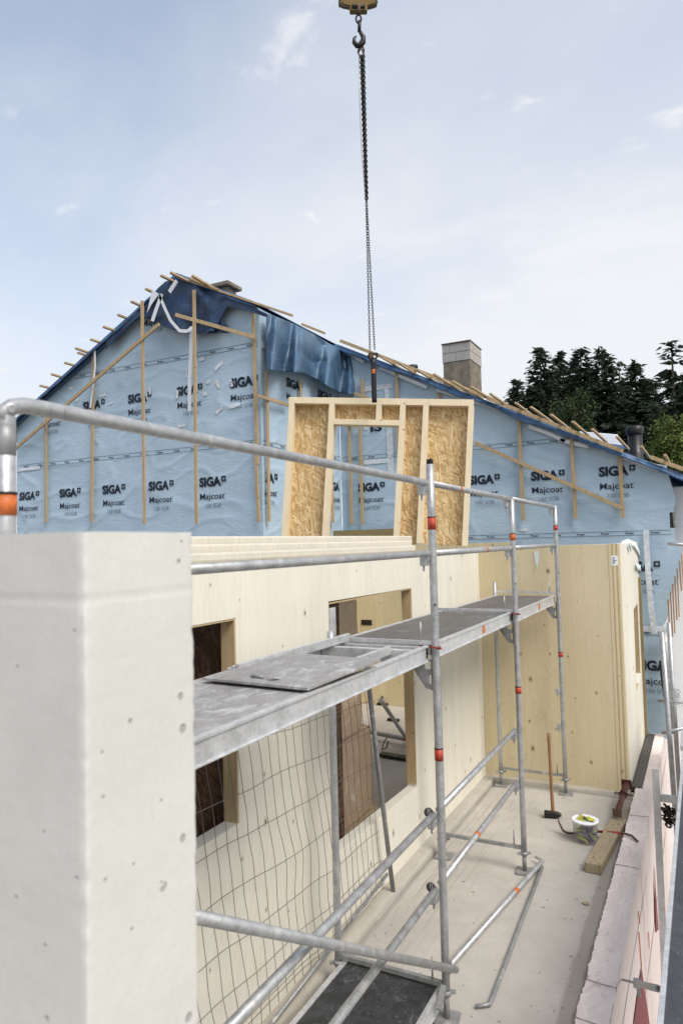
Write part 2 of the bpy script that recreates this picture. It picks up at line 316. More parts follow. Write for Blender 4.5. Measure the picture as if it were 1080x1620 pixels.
# ------------------------------------------------------------------ builders
class MB:
    def __init__(s): s.v = []; s.f = []; s.mi = []; s.sm = []
    def add(s, vs, fs, mi=0, sm=False):
        k = len(s.v); s.v += [tuple(v) for v in vs]
        for f in fs: s.f.append([i+k for i in f]); s.mi.append(mi); s.sm.append(sm)
        return s
    def box(s, a, b, mi=0):
        x0, y0, z0 = (min(a[i], b[i]) for i in range(3)); x1, y1, z1 = (max(a[i], b[i]) for i in range(3))
        return s.add([(x0,y0,z0),(x1,y0,z0),(x1,y1,z0),(x0,y1,z0),(x0,y0,z1),(x1,y0,z1),(x1,y1,z1),(x0,y1,z1)],
                     [(0,3,2,1),(4,5,6,7),(0,1,5,4),(1,2,6,5),(2,3,7,6),(3,0,4,7)], mi)
    def bar(s, p, q, w, h, up=(0, 0, 1), mi=0):
        p, q = Vector(p), Vector(q); d = (q-p).normalized(); u = Vector(up)
        sd_ = d.cross(u).normalized(); u = sd_.cross(d).normalized()
        vs = []
        for c in (p, q):
            for a, b in ((-1,-1),(1,-1),(1,1),(-1,1)): vs.append(c+sd_*a*w/2+u*b*h/2)
        return s.add(vs, [(3,2,1,0),(4,5,6,7),(0,1,5,4),(1,2,6,5),(2,3,7,6),(3,0,4,7)], mi)
    def tube(s, pts, r, n=14, mi=0, cap=True):
        pts = [Vector(p) for p in pts]; rr = r if isinstance(r, (list, tuple)) else [r]*len(pts)
        vs = []; prev = None
        for i, p in enumerate(pts):
            d = (pts[min(i+1, len(pts)-1)]-pts[max(i-1, 0)]).normalized()
            if prev is None:
                a = Vector((0, 0, 1)) if abs(d.z) < .9 else Vector((1, 0, 0)); u = (a-d*a.dot(d)).normalized()
            else: u = (prev-d*prev.dot(d)).normalized()
            prev = u; v = d.cross(u)
            for k in range(n):
                t = 2*math.pi*k/n; vs.append(p+(u*math.cos(t)+v*math.sin(t))*rr[i])
        fs = [(i*n+k, i*n+(k+1) % n, (i+1)*n+(k+1) % n, (i+1)*n+k) for i in range(len(pts)-1) for k in range(n)]
        k0 = len(s.f); s.add(vs, fs, mi, True)
        if cap:
            k = len(s.v)-len(vs); s.f += [[k+i for i in range(n)][::-1], [k+(len(pts)-1)*n+i for i in range(n)]]; s.mi += [mi, mi]; s.sm += [False, False]
        return s
    def prism(s, loops, p0, ex, ey, th, mi=0):
        """polygon with holes (2-D loops) in plane p0,ex,ey extruded by th along ex x ey"""
        p0, ex, ey = Vector(p0), Vector(ex), Vector(ey); en = ex.cross(ey).normalized()
        tri = geometry.tessellate_polygon([[Vector((a, b, 0)) for a, b in l] for l in loops])
        flat = [p for l in loops for p in l]; n = len(flat)
        vs = [p0+ex*a+ey*b for a, b in flat]+[p0+ex*a+ey*b+en*th for a, b in flat]
        fs = []
        for t in tri:
            a, b, c = (flat[i] for i in t); ccw = (b[0]-a[0])*(c[1]-a[1])-(b[1]-a[1])*(c[0]-a[0]) > 0
            t = tuple(t) if ccw else tuple(t)[::-1]
            fs += [tuple(t)[::-1], tuple(i+n for i in t)]
        k = 0
        for li, l in enumerate(loops):
            ar = sum(l[i][0]*l[(i+1) % len(l)][1]-l[(i+1) % len(l)][0]*l[i][1] for i in range(len(l)))
            for i in range(len(l)):
                a, b = k+i, k+(i+1) % len(l); q = (a, b, b+n, a+n)
                if (ar > 0) != (li == 0): q = q[::-1]
                fs.append(q)
            k += len(l)
        return s.add(vs, fs, mi)
    def grid(s, P, nu, nv, mi=0, sm=True):
        vs = [P(i/nu, j/nv) for j in range(nv+1) for i in range(nu+1)]
        return s.add(vs, [(j*(nu+1)+i, j*(nu+1)+i+1, (j+1)*(nu+1)+i+1, (j+1)*(nu+1)+i) for j in range(nv) for i in range(nu)], mi, sm)
    def build(s, name, mats, parent=None, bevel=0, local=False, solid=0, label=None):
        me = bpy.data.meshes.new(name); off = Vector((0, 0, 0))
        if parent is not None and not local:
            p = parent
            while p is not None: off += p.location; p = p.parent
        me.from_pydata([tuple(Vector(v)-off) for v in s.v], [], s.f)
        mats = mats if isinstance(mats, (list, tuple)) else [mats]
        for q in mats: me.materials.append(q)
        me.polygons.foreach_set('material_index', s.mi); me.polygons.foreach_set('use_smooth', s.sm)
        me.update()
        o = bpy.data.objects.new(name, me); COL.objects.link(o)
        if parent is not None: o.parent = parent
        if solid: md = o.modifiers.new('solid', 'SOLIDIFY'); md.thickness = solid; md.offset = 0
        if bevel: md = o.modifiers.new('bevel', 'BEVEL'); md.width = bevel; md.segments = 2; md.limit_method = 'ANGLE'; md.angle_limit = math.radians(50)
        if label: o['label'] = label
        return o
def tag(o, label=None, cat=None, group=None, kind=None):
    for k, v in (('label', label), ('category', cat), ('group', group), ('kind', kind)):
        if v: o[k] = v
    return o
def thing(name, label, cat, loc=(0, 0, 0), group=None):
    o = bpy.data.objects.new(name, None); COL.objects.link(o); o.location = loc; o.empty_display_size = .2
    return tag(o, label, cat, group)
def fbm(x, y, z=0.): return noise.noise((x, y, z))

# ------------------------------------------------------------------ ground, slab
def P_ground(u, v): return ((u-.5)*600, (v-.3)*600, -2.8)
tag(MB().grid(P_ground, 4, 4).build('ground', M['ground']), kind='structure')
g = MB()
def slabp(u, v):
    x, y = -.80+u*1.52, -4.6+v*9.0
    return (x, y, .004*fbm(x*2.2, y*1.3)+.002*fbm(x*9, y*9))
g.grid(slabp, 60, 260)
g.box((-4.4, -4.6, -.25), (.70, 6.6, -.02))
tag(g.build('floor_slab', M['slab']), kind='structure')
# mortar kerb at the foot of the timber walls
def kerb(p0, p1, nrm, wd, h, seed):
    p0, p1, nrm = Vector(p0), Vector(p1), Vector(nrm); L = (p1-p0).length; nu = int(L/.03)
    prof = [(wd+.012, -.01), (wd+.002, h*.75), (wd-.006, h*.98), (wd*.5, h*1.03), (0, h)]
    def P(u, v):
        k = v*(len(prof)-1); i = min(int(k), len(prof)-2); f = k-i
        a = prof[i][0]*(1-f)+prof[i+1][0]*f; b = prof[i][1]*(1-f)+prof[i+1][1]*f
        q = p0+(p1-p0)*u; n1 = fbm(u*L*3, v*2, seed)*.009+fbm(u*L*14, v*5, seed)*.006
        return q+nrm*(a+n1*(1 if v < .9 else 0))+Vector((0, 0, b+n1*.6))
    return MB().grid(P, nu, 8)
tag(kerb((-.965, -4.6, 0), (-.965, 4.315, 0), (1, 0, 0), .115, .045, 1.).build('mortar_kerb', M['kerb']), kind='structure')
tag(kerb((-.90, 4.315, 0), (.70, 4.315, 0), (0, -1, 0), .085, .055, 4.).build('mortar_kerb', M['kerb']), kind='structure')

# ------------------------------------------------------------------ timber building (cross-laminated panels)
tb = thing('timber_building', 'unfinished pale spruce panel building without a roof, with window openings, behind the scaffold', 'building', (-1.5, 1, 0))
WX, WT = -.965, .10
ex, ez = Vector((0, 1, 0)), Vector((0, 0, 1))
o1 = [(-2.6, 1.275), (-.735, 1.275), (-.735, 2.456), (-2.6, 2.456)]
o2 = [(.414, .63), (2.065, .60), (2.065, 2.446), (.414, 2.456)]
sw = MB().prism([[(-5, .03), (4.41, .03), (4.41, 2.79), (-5, 2.77)], o1, o2], (WX-WT, 0, 0), ex, ez, WT)
sidew = sw.build('side_wall', M['clt_side'], tb, .003)
def frame_lining(loop, nm):
    b = MB(); (y0, z0), (y1, _), (_, z1), _ = loop
    b.box((WX-WT-.001, y1+.001, z0), (WX-.004, y1-.012, z1)); b.box((WX-WT-.001, y0-.001, z0), (WX-.004, y0+.012, z1))
    b.box((WX-WT-.001, y0+.012, z1+.001), (WX-.004, y1-.012, z1-.010))
    return b.build(nm, M['clt_edge'], sidew)
frame_lining(o1, 'window_reveal'); frame_lining(o2, 'window_reveal')
for yy, lab in ((.44, None),):     # steel angle in the corner of the large opening
    p = hx(524, 975, WX+.02); MB().box((WX+.003, .42, 2.2), (WX+.012, .50, 2.41)).box((WX-.05, .417, 2.2), (WX+.003, .423, 2.41)).build('steel_angle', M['alu'], tb)
# end wall, box return with a slit window
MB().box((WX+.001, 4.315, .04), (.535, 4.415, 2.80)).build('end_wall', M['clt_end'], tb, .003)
ed = MB()
for i, (a, b) in enumerate(((.536, .566), (.566, .584), (.584, .612), (.612, .630), (.630, .655))): ed.box((a, 4.312+.0015*(i % 2), .05), (b, 4.318+.1, 2.802), i % 2)
ed.build('panel_edge', [M['clt_end'], M['clt_edge2']], tb)
rw = MB().prism([[(4.42, .03), (7.9, .03), (7.9, 2.80), (4.42, 2.80)], [(5.66, .86), (6.4, 1.0), (6.4, 1.96), (5.75, 1.93)]], (.545, 0, 0), ex, ez, .11)
rwo = rw.build('return_wall', M['clt_side'], tb, .003)
MB().box((.55, 6.388, .9), (.652, 6.398, 1.94)).box((.55, 5.7, .88), (.652, 6.39, .93)).build('window_reveal', M['clt_edge'], rwo)
MB().box((.657, 6.62, .1), (.69, 6.70, 2.3)).build('insulation_strip', M['fibre'], tb)
# rooms inside
MB().box((-4.3, -4.6, .0), (WX-WT, 6.5, .22)).build('room_floor', M['slab'], tb)
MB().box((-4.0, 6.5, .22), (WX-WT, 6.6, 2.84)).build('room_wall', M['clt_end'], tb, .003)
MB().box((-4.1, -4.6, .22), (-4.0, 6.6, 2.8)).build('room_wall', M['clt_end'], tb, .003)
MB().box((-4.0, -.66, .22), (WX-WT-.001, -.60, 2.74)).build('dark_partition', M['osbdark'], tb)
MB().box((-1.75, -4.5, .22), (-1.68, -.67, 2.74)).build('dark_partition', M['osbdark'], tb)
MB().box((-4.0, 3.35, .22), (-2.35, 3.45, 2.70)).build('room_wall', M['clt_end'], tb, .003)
# wood-fibre strips standing on the rear wall
b = MB(); 
for a, c in ((415, 443), (520, 660)):
    p, q = hy(a, 840, 6.55), hy(c, 840, 6.55); b.box((p.x, 6.51, 2.84), (q.x, 6.58, p.z))
b.build('insulation_strip', M['fibre'], tb)
# long beams laid on the wall head
for i, (x0, x1, z0, z1, ye) in enumerate(((-1.00, -1.10, 2.792, 2.845, 2.30), (-1.115, -1.21, 2.80, 2.895, 2.50), (-1.225, -1.36, 2.80, 2.945, 2.78))):
    MB().box((x0, -4.4, z0), (x1, ye, z1)).build('beam', M['beam'], tb, .012)
# sticker with a text line, bracket plate, cut marks
b = MB(); p = hy(971, 882, 4.31); b.box((p.x-.035, 4.309, p.z-.09), (p.x+.035, 4.311, p.z+.02)); st = b.build('label_sticker', M['white'], tb)
b = MB()
for k in range(5): b.box((p.x-.022, 4.307, p.z-.07+k*.016), (p.x+.012*(k % 3)-.002, 4.3088, p.z-.063+k*.016))
b.build('print', M['ink'], st)
b = MB(); p = hy(848, 872, 4.31); b.prism([[(-.03, 0), (-.02, -.14), (0, -.19), (.018, -.14), (.03, 0)]], (p.x, 4.311, p.z), (1, 0, 0), (0, 0, 1), .004)
b.build('white_patch', M['bandage'], tb)
# mark on the room wall
b = MB(); p = hy(579, 985, 6.49); b.box((p.x-.09, 6.488, p.z-.04), (p.x+.10, 6.497, p.z+.045)); b.build('stamp', M['dark'], tb)

# ------------------------------------------------------------------ things inside the rooms
pal = thing('pallet_stack', 'brown cardboard boxes wrapped in film, stacked high on a pallet behind the large window opening', 'pallet', (-1.5, 1.7, .22))
b = MB()
PX0, PX1, PY0, PY1 = -2.25, -1.42, 1.22, 2.08
def wrapbox(x0, x1, y0, y1, z0, z1, seed):
    bb = MB(); ctr = Vector(((x0+x1)/2, (y0+y1)/2, 0))
    def P(u, v):
        t = u*4; k = int(t) % 4; f = t-int(t); c = [(x1, y0), (x1, y1), (x0, y1), (x0, y0)]
        a, d = c[k], c[(k+1) % 4]; x = a[0]+(d[0]-a[0])*f; y = a[1]+(d[1]-a[1])*f; z = z0+(z1-z0)*v
        n1 = 1+.03*fbm(x*3, y*3+seed, z*4)+.012*fbm(x*11, y*11, z*9)-.03*(2*abs(f-.5))**8
        return ((x-ctr.x)*n1+ctr.x, (y-ctr.y)*n1+ctr.y, z+.01*fbm(x*5, y*5, seed))
    bb.grid(P, 80, 24); bb.box((x0+.03, y0+.03, z1-.03), (x1-.03, y1-.03, z1)); return bb
wrapbox(PX0, PX1, PY0, PY1, .36, 1.12, 1).build('wrapped_boxes', M['film'], pal)
wrapbox(PX0, PX1-.03, PY0+.03, PY1-.12, 1.12, 1.95, 5).build('wrapped_boxes', M['film'], pal); wrapbox(PX0+.05, PX1-.02, PY0+.12, PY1-.2, 1.95, 2.62, 9).build('wrapped_boxes', M['film2'], pal)
for k in range(5): b.box((PX0+k*.19, PY0-.02, .325), (PX0+k*.19+.11, PY1+.02, .348))
for yy in (PY0, (PY0+PY1)/2-.05, PY1-.1): b.box((PX0, yy, .222), (PX1, yy+.1, .322))
b.build('pallet', M['oldwood'], pal, .003)
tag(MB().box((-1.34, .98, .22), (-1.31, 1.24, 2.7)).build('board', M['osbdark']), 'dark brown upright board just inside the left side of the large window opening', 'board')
pb = thing('steel_prop', 'inclined push-pull prop with crossing tube and coloured collars on the room floor', 'prop', tuple(hz(643, 1175, .22)))
a, c = hd(587, 1085, 7.2), hz(645, 1172, .24)
dd0 = (a-c).normalized()
MB().tube([c, c+dd0*2.0], .024).build('inclined_tube', M['alu'], pb)
l, r = hz(560, 1153, .32), hz(662, 1173, .32)
xb = MB().tube([l, r], .03).build('cross_tube', M['steel_dark'], pb)
def alng(f0, f1, rr, mt, nm): MB().tube([l+(r-l)*f0, l+(r-l)*f1], rr).build(nm, mt, xb)
alng(.80, .84, .033, M['red'], 'red_collar'); alng(.85, .92, .033, plain('blue_label', (.03, .05, .20)), 'blue_collar'); alng(.94, .97, .033, M['yellow'], 'ochre_collar')
MB().tube([hz(612, 1167, .36), hz(606, 1176, .30), hz(604, 1186, .24), hz(611, 1183, .26), hz(614, 1172, .34)], .008, 6).build('ring_handle', M['dark'], pb)
p, q = hz(601, 1195, .23), hz(650, 1203, .23)
tag(MB().bar(p+Vector((0, 0, .02)), q+Vector((0, 0, .02)), .12, .03).build('floor_plate', M['black'], None, .003), 'flat dark board lying on the room floor in front of the prop', 'board')
for i, (x, y) in enumerate(((604, 1115), (621, 1140), (632, 1112))):
    p = hz(x, y, .23); o = MB().box(p+Vector((-.08, -.03, 0)), p+Vector((.10, .03, .03))).box(p+Vector((0, -.02, .03)), p+Vector((.012, .02, .14 if i != 1 else .035))).build('steel_bracket', M['dark'])
    tag(o, ('dark angle bracket at the foot of the rear room wall, left one', 'flat dark bracket lying on the room floor above the cross tube', 'dark upright bracket at the rear room wall beside the window jamb')[i], 'bracket', 'steel brackets on the room floor')

# ------------------------------------------------------------------ concrete pier in the foreground
pc = MB(); X1, Y0, Y1, ZT = .60, -3.312, -3.036, 2.906
def cp(u, v):
    per = [(-.12, Y0), (X1-.003, Y0), (X1, Y0+.003), (X1, Y1-.006), (X1-.006, Y1), (-.12, Y1)]
    seg = [0, .52, .54, .86, .88, 1.0]
    for i in range(5):
        if u <= seg[i+1]+1e-9: f = (u-seg[i])/(seg[i+1]-seg[i]); break
    x = per[i][0]+(per[i+1][0]-per[i][0])*f; y = per[i][1]+(per[i+1][1]-per[i][1])*f
    z = ZT*v; n1 = .0005*fbm(x*9, y*9, z*9)+.0004*fbm(x*60, y*60, z*60)
    edge = math.exp(-((u-.53)/.012)**2)+math.exp(-((u-.87)/.014)**2)
    n1 -= edge*.003*max(0, fbm(x*9, y*9, z*38)+.25)
    groove = math.exp(-((z-(ZT-.112))/.0035)**2)*.0016
    return (x+n1*1.0-groove*(1 if i >= 2 else 0), y-n1*(1 if i < 3 else -1)+groove*(1 if i < 2 else 0), z+(.0025*fbm(x*14, y*14, 3.) if v > .99 else 0))
pc.grid(cp, 110, 420)
pc.add([cp(i/60, 1.0) for i in range(61)], [tuple(range(61))])
tag(pc.build('concrete_pier', M['concrete']), 'pale cast concrete wall end with pin holes, standing nearest at the left', 'concrete wall')

# ------------------------------------------------------------------ scaffold along the timber wall
YN, YB, YC, DZ, WS = -3.0, 2.08, 4.14, 2.24, .732
sc = thing('scaffold', 'galvanised facade scaffold with two lifts of decks in front of the timber wall', 'scaffold', (0, 0, 0))
R0 = .0242
def post(x, y, z0, z1, bands=(), plate=True, spigot=False):
    b = MB(); n = 10
    b.tube([(x+.0007*fbm(k, y), y, z0+.16+(z1-z0-.16)*k/n) for k in range(n+1)], R0, 18)
    o = b.build('post', M['steel'], sc)
    j = MB().tube([(x, y, z0+.012), (x, y, z0+.2)], .0185, 12)
    if plate:
        j.prism([[(-.075, -.06), (-.06, -.075), (.06, -.075), (.075, -.06), (.075, .06), (.06, .075), (-.06, .075), (-.075, .06)]], (x, y, z0+.006), (1, .15, 0), (-.15, 1, 0), .007)
    j.tube([(x, y, z0+.145), (x, y, z0+.175)], .030, 10); j.bar((x-.05, y-.03, z0+.16), (x+.05, y+.03, z0+.16), .016, .02)
    j.build('base_jack', M['steel_dark'], o)
    if spigot: MB().tube([(x, y, z1-.001), (x, y, z1+.03)], .0215, 12).build('spigot', M['dark'], o)
    for i, (zb, h, mt) in enumerate(bands):
        MB().tube([(x, y, zb-h/2), (x, y, zb+h/2)], R0+.0022, 18).build('colour_band', M[mt], o)
        MB().tube([(x, y, zb+h/2), (x, y, zb+h/2+.006)], R0+.0035, 18).build('tape_edge', M['dark'], o)
    for k in range(2 if z1 > 3.3 else 1 if z1 > 2.6 else 0):       # drilled holes / bolts
        MB().tube([(x+.012, y-.018, DZ+.25+k*.9), (x+.016, y-.0265, DZ+.25+k*.9)], .006, 8).build('bolt', M['dark'], o)
    return o
post(0, YN, 0, 3.205, ((2.99, .05, 'orange'),))
post(0, 0, 0, 3.36, ((2.99, .075, 'red'), (1.575, .07, 'red')), spigot=True)
post(0, YB, 0, 3.24, ((2.90, .055, 'orange'), (1.56, .055, 'red')))
post(0, YC, 0, 3.26, ((3.0, .05, 'red'), (1.56, .05, 'red')))
post(-WS, YN, 0, 2.40); post(-WS, 0, 0, 2.30); post(-WS, YB, 0, 2.20); post(-WS, YC, 0, 2.38)
# rust-red clamp wires at deck level
for y in (0, YB):
    MB().tube([(-.035+.07*math.cos(t), y-.004+.034*math.sin(t), DZ-.01) if k else (0, y-.03, DZ-.01) for k, t in enumerate([i*.5 for i in range(13)])][1:], .004, 6).build('clip_ring', M['redpaint'], sc)
    MB().box((.02, y-.045, DZ-.02), (.05, y-.03, DZ-.008)).build('clip_tab', M['redpaint'], sc)
# frame cross tubes, pins, gussets
for y in (YN, 0, YB, YC):
    MB().bar((-WS+.02, y+.0, DZ+.012 if y != YC else DZ+.03), (-.02, y, DZ+.012 if y != YC else DZ+.02), .022, .024).build('transom', M['alu'], sc)
    MB().bar((-WS+.02, y, .205), (-.02, y, .205), .03, .026).build('transom', M['steel_dark'], sc)
    MB().tube([(-.085, y, .21), (-.085, y, .345)], .006, 8).build('locking_pin', M['steel_dark'], sc)
    MB().tube([(-.095, y, DZ+.02), (-.095, y, DZ+.14)], .0065, 8).build('locking_pin', M['steel'], sc)
    for s_, x in ((1, 0), (-1, -WS)):
        ox = x-s_*R0
        loop = [(0, -.005), (-s_*.135, -.005), (-s_*.135, -.045), (-s_*.035, -.185), (0, -.195)]
        h1 = [(-s_*.008, -.02), (-s_*.045, -.02), (-s_*.05, -.04), (-s_*.045, -.066), (-s_*.012, -.066)]
        h2 = [(-s_*.007, -.10), (-s_*.022, -.10), (-s_*.025, -.13), (-s_*.022, -.155), (-s_*.007, -.155)]
        MB().prism([loop, h1, h2], (ox, y+.003, DZ-.085), (1, 0, 0), (0, 0, 1), .007).build('gusset_plate', M['steel_dark'], sc, .001)
        MB().bar((ox-s_*.135, y, DZ-.13), (ox-s_*.035, y, DZ-.27), .016, .004, (0, 1, 0)).build('gusset_rib', M['steel_dark'], sc)
# decks
def deck(y0, y1, z, mt, nm='deck', panel=True, x0=-.69, x1=-.034, stick=None, beam='alu', y2=None):
    d = MB()
    for xa, xb_ in ((x1-.022, x1), (x0, x0+.022)):
        d.box((xa, y0, z-.092), (xb_, y1, z-.004)); d.box((xa-(.012 if xa < -.3 else .0), y0, z-.010), (xb_+(.0 if xa < -.3 else .008), y1, z+.003))
        d.box((xa-.0, y0, z-.095), (xb_+(.010 if xa > -.3 else .0), y1, z-.089))
    d.box((x0, y0, z-.075), (x1, y0+.03, z-.006)); d.box((x0, y1-.03, z-.075), (x1, y1, z-.006))
    o = d.build(nm, M[beam], sc, .0015)
    if panel: MB().box((x0+.024, y0+.02, z-.016), (x1-.024, y2 or y1-.02, z-.003)).build('deck_panel', M[mt], o)
    if stick is not None: MB().box((x1+.001, stick, z-.075), (x1+.003, stick+.07, z-.02)).build('sticker', M['orange'], o)
    return o
deck(YN+.05, -.05, DZ, 'deckgrey', y2=-1.02)
deck(.06, YB-.05, DZ, 'deck', stick=hx(765, 997, -.034).y-.04)
deck(YB+.06, YC-.05, DZ-.01, 'deck', stick=hx(853, 959, -.034).y-.05)
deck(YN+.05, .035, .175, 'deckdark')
# open hatch frame with folded ladder in the near bay
hf = MB(); hf.box((-.665, -1.02, DZ-.07), (-.06, -.98, DZ-.004)); hf.box((-.665, -.25, DZ-.075), (-.06, -.20, DZ-.002)); hf.box((-.665, -.62, DZ-.07), (-.28, -.58, DZ-.02))
hf.box((-.215, -.98, DZ-.03), (-.19, -.25, DZ+.02)); hf.build('hatch_frame', M['alu'], sc, .002)
ld = MB()
for k in range(3): ld.box((-.655+k*.028, -1.25, DZ+.004), (-.633+k*.028, -.02, DZ+.03+.012*k))
ld.build('folded_ladder', M['alu'], sc, .003)
# guard rails
RX = -.012
def rail(pts, r=.0205, stick=None, nm='guard_rail', mt='steel'):
    o = MB().tube(pts, r, 18).build(nm, M[mt], sc)
    if stick is not None:
        a, c = Vector(pts[0]), Vector(pts[-1]); d = (c-a).normalized(); p = a+d*((stick-a.y)/d.y)
        MB().tube([p-d*.02, p+d*.02], r+.0015, 18).build('sticker', M['orange'], o)
    return o
Z1, Z2, L1, L2 = 2.805, 3.242, 1.222, .779
def wedge(y, z, s_=-1, up=0):
    b = MB().box((-.055, y+s_*.022, z-.075), (-.018, y+s_*.085, z-.012)); b.box((-.062, y+s_*.028, z-.05), (-.012, y+s_*.044, z-.03)); b.box((-.045, y+s_*.05, z-.11), (-.034, y+s_*.065, z+.0))
    b.build('wedge_coupler', M['steel'], sc, .002)
    if up:
        MB().tube([(-.055, y+s_*.055, z+.014), (-.055, y+s_*.062, z+.014)], .030, 16).build('coupler_disc', M['disc'], sc)
        MB().box((-.060, y+s_*.068, z+.01), (-.056, y+s_*.064, z+.04)).box((-.048, y+s_*.068, z+.01), (-.044, y+s_*.064, z+.04)).build('slot', M['alu'], sc)
# top rail of the near bay, curved over the near post
c_ = [(-.0, YN-.0, 3.17), (-.0, YN+.004, 3.205), (-.002, YN+.02, 3.232), (-.006, YN+.06, 3.243), (RX, YN+.14, Z2+.004), (RX, -.05, Z2)]
rail([(0, YN-.02, 3.20)]+c_[2:], .0205)
MB().tube([(-.022, YN, 3.222), (.024, YN, 3.222)], .010, 12).build('hinge_pin', M['steel'], sc)
MB().tube([(0, YN, 3.11), (0, YN, 3.15), (0, YN, 3.185)], [.025, .0262, .0245], 16).build('collar', M['steel_dark'], sc)
rail([(RX, .045, Z2), (RX, YB-.01, Z2)], stick=.62); rail([(RX, YB+.03, Z2), (RX, YC-.03, Z2)])
rail([(RX, YN+.05, Z1), (RX, -.045, Z1)], .019); rail([(RX, .045, Z1), (RX, YB-.04, Z1)], stick=1.25); rail([(RX, YB+.04, Z1), (RX, YC-.04, Z1)])
for y in (0, YB, YC): wedge(y, Z2); wedge(y, Z1)
for z in (L1, L2):
    rail([(-.03, YN+.05, z), (-.03, -.045, z)], .0215); rail([(-.03, .045, z), (-.03, YB-.05, z)], .0205, stick=.82 if z == L2 else None)
    wedge(0, z, up=1); wedge(YB, z)
for z in (1.20, .80): wedge(YC, z)
# diagonal brace outside the near bay
a, c = hx(720, 1534, .045), hx(318, 1452, .045); d = (c-a).normalized()
br = MB().tube([a, a+d*3.25], .0215, 18).build('diagonal_brace', M['steel'], sc)
MB().tube([a-d*.03, a+d*.0], .014, 10).box(a+Vector((-.05, .0, -.035)), a+Vector((-.03, .03, .035))).build('brace_end', M['steel_dark'], br)
MB().bar((.0, -.14, .14), (.0, -.04, .22), .03, .03).build('half_coupler', M['steel_dark'], sc)

# loose hatch lid lying over the near deck
hb = MB(); q = [hz(320, 1076, 2.252), hz(487, 1093, 2.252), hz(602, 1047, 2.272), hz(452, 1035, 2.272)]
e1 = (q[1]-q[0]); e2 = ((q[3]-q[0])+(q[2]-q[1]))/2; n_ = e1.cross(e2).normalized(); e2n = e2.normalized(); e1n = (e1-e2n*e1.dot(e2n)).normalized(); W_, H_ = e1.length, e2.length
hc = [(W_*.58+.032*math.cos(t), .085+.024*math.sin(t)) for t in [i*math.pi/8 for i in range(16)]]
hb.prism([[(0, 0), (W_, 0), (W_, H_), (0, H_)], hc], q[0], e1n, e2n, .012)
lid = tag(hb.build('hatch_board', M['deckgrey'], None, .001), 'loose grey plywood hatch lid with a finger hole, lying askew on the near upper deck', 'board')
MB().tube([q[0]+e1n*W_*.58+e2n*.085+n_*.001, q[0]+e1n*W_*.58+e2n*.085+n_*.006], .036, 20).build('finger_hole_shade', M['black'], lid)  # added black disc, stands in for the shade down the finger hole
bb = MB().tube([q[0]+e1n*W_*.38+e2n*.085+n_*.019, q[0]+e1n*W_*.50+e2n*.085+n_*.019], .008, 8); bb.build('latch', M['steel_dark'], lid)

# ------------------------------------------------------------------ mesh fence leaning between wall and deck
fx = -.87
fn = thing('mesh_fence', 'bent wire mesh fence panel in a tube frame, leaning between scaffold and timber wall', 'fence', (fx, 0, 0))
tp, ft = hx(583, 1085, fx), hx(622, 1415, fx); dd1 = (tp-ft).normalized()
fu = MB().tube([ft, ft+dd1*2.05], .019, 14); fu.build('frame_tube', M['steel_dark'], fn)
MB().tube([hx(420, 1632, fx), hx(521, 1502, fx), hx(612, 1383, fx)], .013, 12).tube([hx(300, 1750, fx), hx(420, 1632, fx)], .013, 12).build('frame_tube', M['steel_dark'], fn)
sh = -dd1.y/dd1.z
def fp(y, z):            # sheared sheet, bulging and kinked
    k = .009*fbm(y*2.3, z*2.1, 5.)+.014*fbm(y*6, z*5, 8.)
    kink = .022*math.exp(-((y+.25)/.35)**2-((z-.9)/.35)**2)
    return Vector((fx+.006+.03*fbm(y*1.5, z*1.5)+.3*kink, y-sh*z*.82+k+kink*math.sin(z*9+y*4), z+.018*fbm(y*3, z*2.5, 2.)-.05*kink*6*fbm(y*5, z*4)))
wb = MB()
yy = -2.3
while yy < 1.12:
    wb.tube([fp(yy, .16+1.85*k/22) for k in range(23)], .0021, 5); yy += .096
for z in (.22, .46, .70, .98, 1.25, 1.5, 1.75, 1.98):
    for off in ((0,) if z > .3 else (0, .035)): wb.tube([fp(-2.3+3.4*k/40, z+off-.09*(-2.3+3.4*k/40+.5)*.6) for k in range(41)], .0023, 5)
wb.build('wire_mesh', M['wire'], fn)

# ------------------------------------------------------------------ pink insulated parapet
pp = thing('parapet', 'low pink rendered insulation parapet along the slab edge, with rough top', 'low wall', (.8, 0, 0))
def pt(u, v):
    y = -4.6+13.2*v; x = .71+.185*u+(.012*fbm(y*4, 1.)+.012*fbm(y*26, 2.) if u < .02 else 0)+(.006*fbm(y*9, 7.) if u > .98 else 0)
    z = .075+.007*fbm(x*7, y*2.5)+.006*fbm(x*25, y*16)+.005*fbm(x*60, y*40)
    return (x, y, z)
tpm = MB().grid(pt, 14, 700)
tpm.grid(lambda u, v: (pt(0, v)[0]-(1-u)*.004, pt(0, v)[1], pt(0, v)[2]*u-.02*(1-u)), 2, 700)
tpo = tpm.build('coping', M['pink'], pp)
jb = MB(); rr_ = random.Random(4)
for yj in (-2.2, -1.05, -.30, .22, .62, 2.36, 3.55): 
    k = rr_.uniform(-.03, .03); jb.tube([(.71+.19*t/8, yj+k*t/8+.006*fbm(t, yj), .081+.004*fbm(t*.8, yj)) for t in range(9)], .0022, 5)
jb.build('joint', M['rough'], tpo)
fb = MB(); ys = [-4.6, -2.9, -1.6, -.45, .25, 1.1, 2.3, 3.4, 5, 8.6]
def faceboard(x0, y0, y1, z0, z1, sd_):
    return lambda u, v: (x0+.005*fbm(y0+(y1-y0)*u, (z0+(z1-z0)*v)*2, sd_), y0+(y1-y0)*u, z0+(z1-z0)*v)
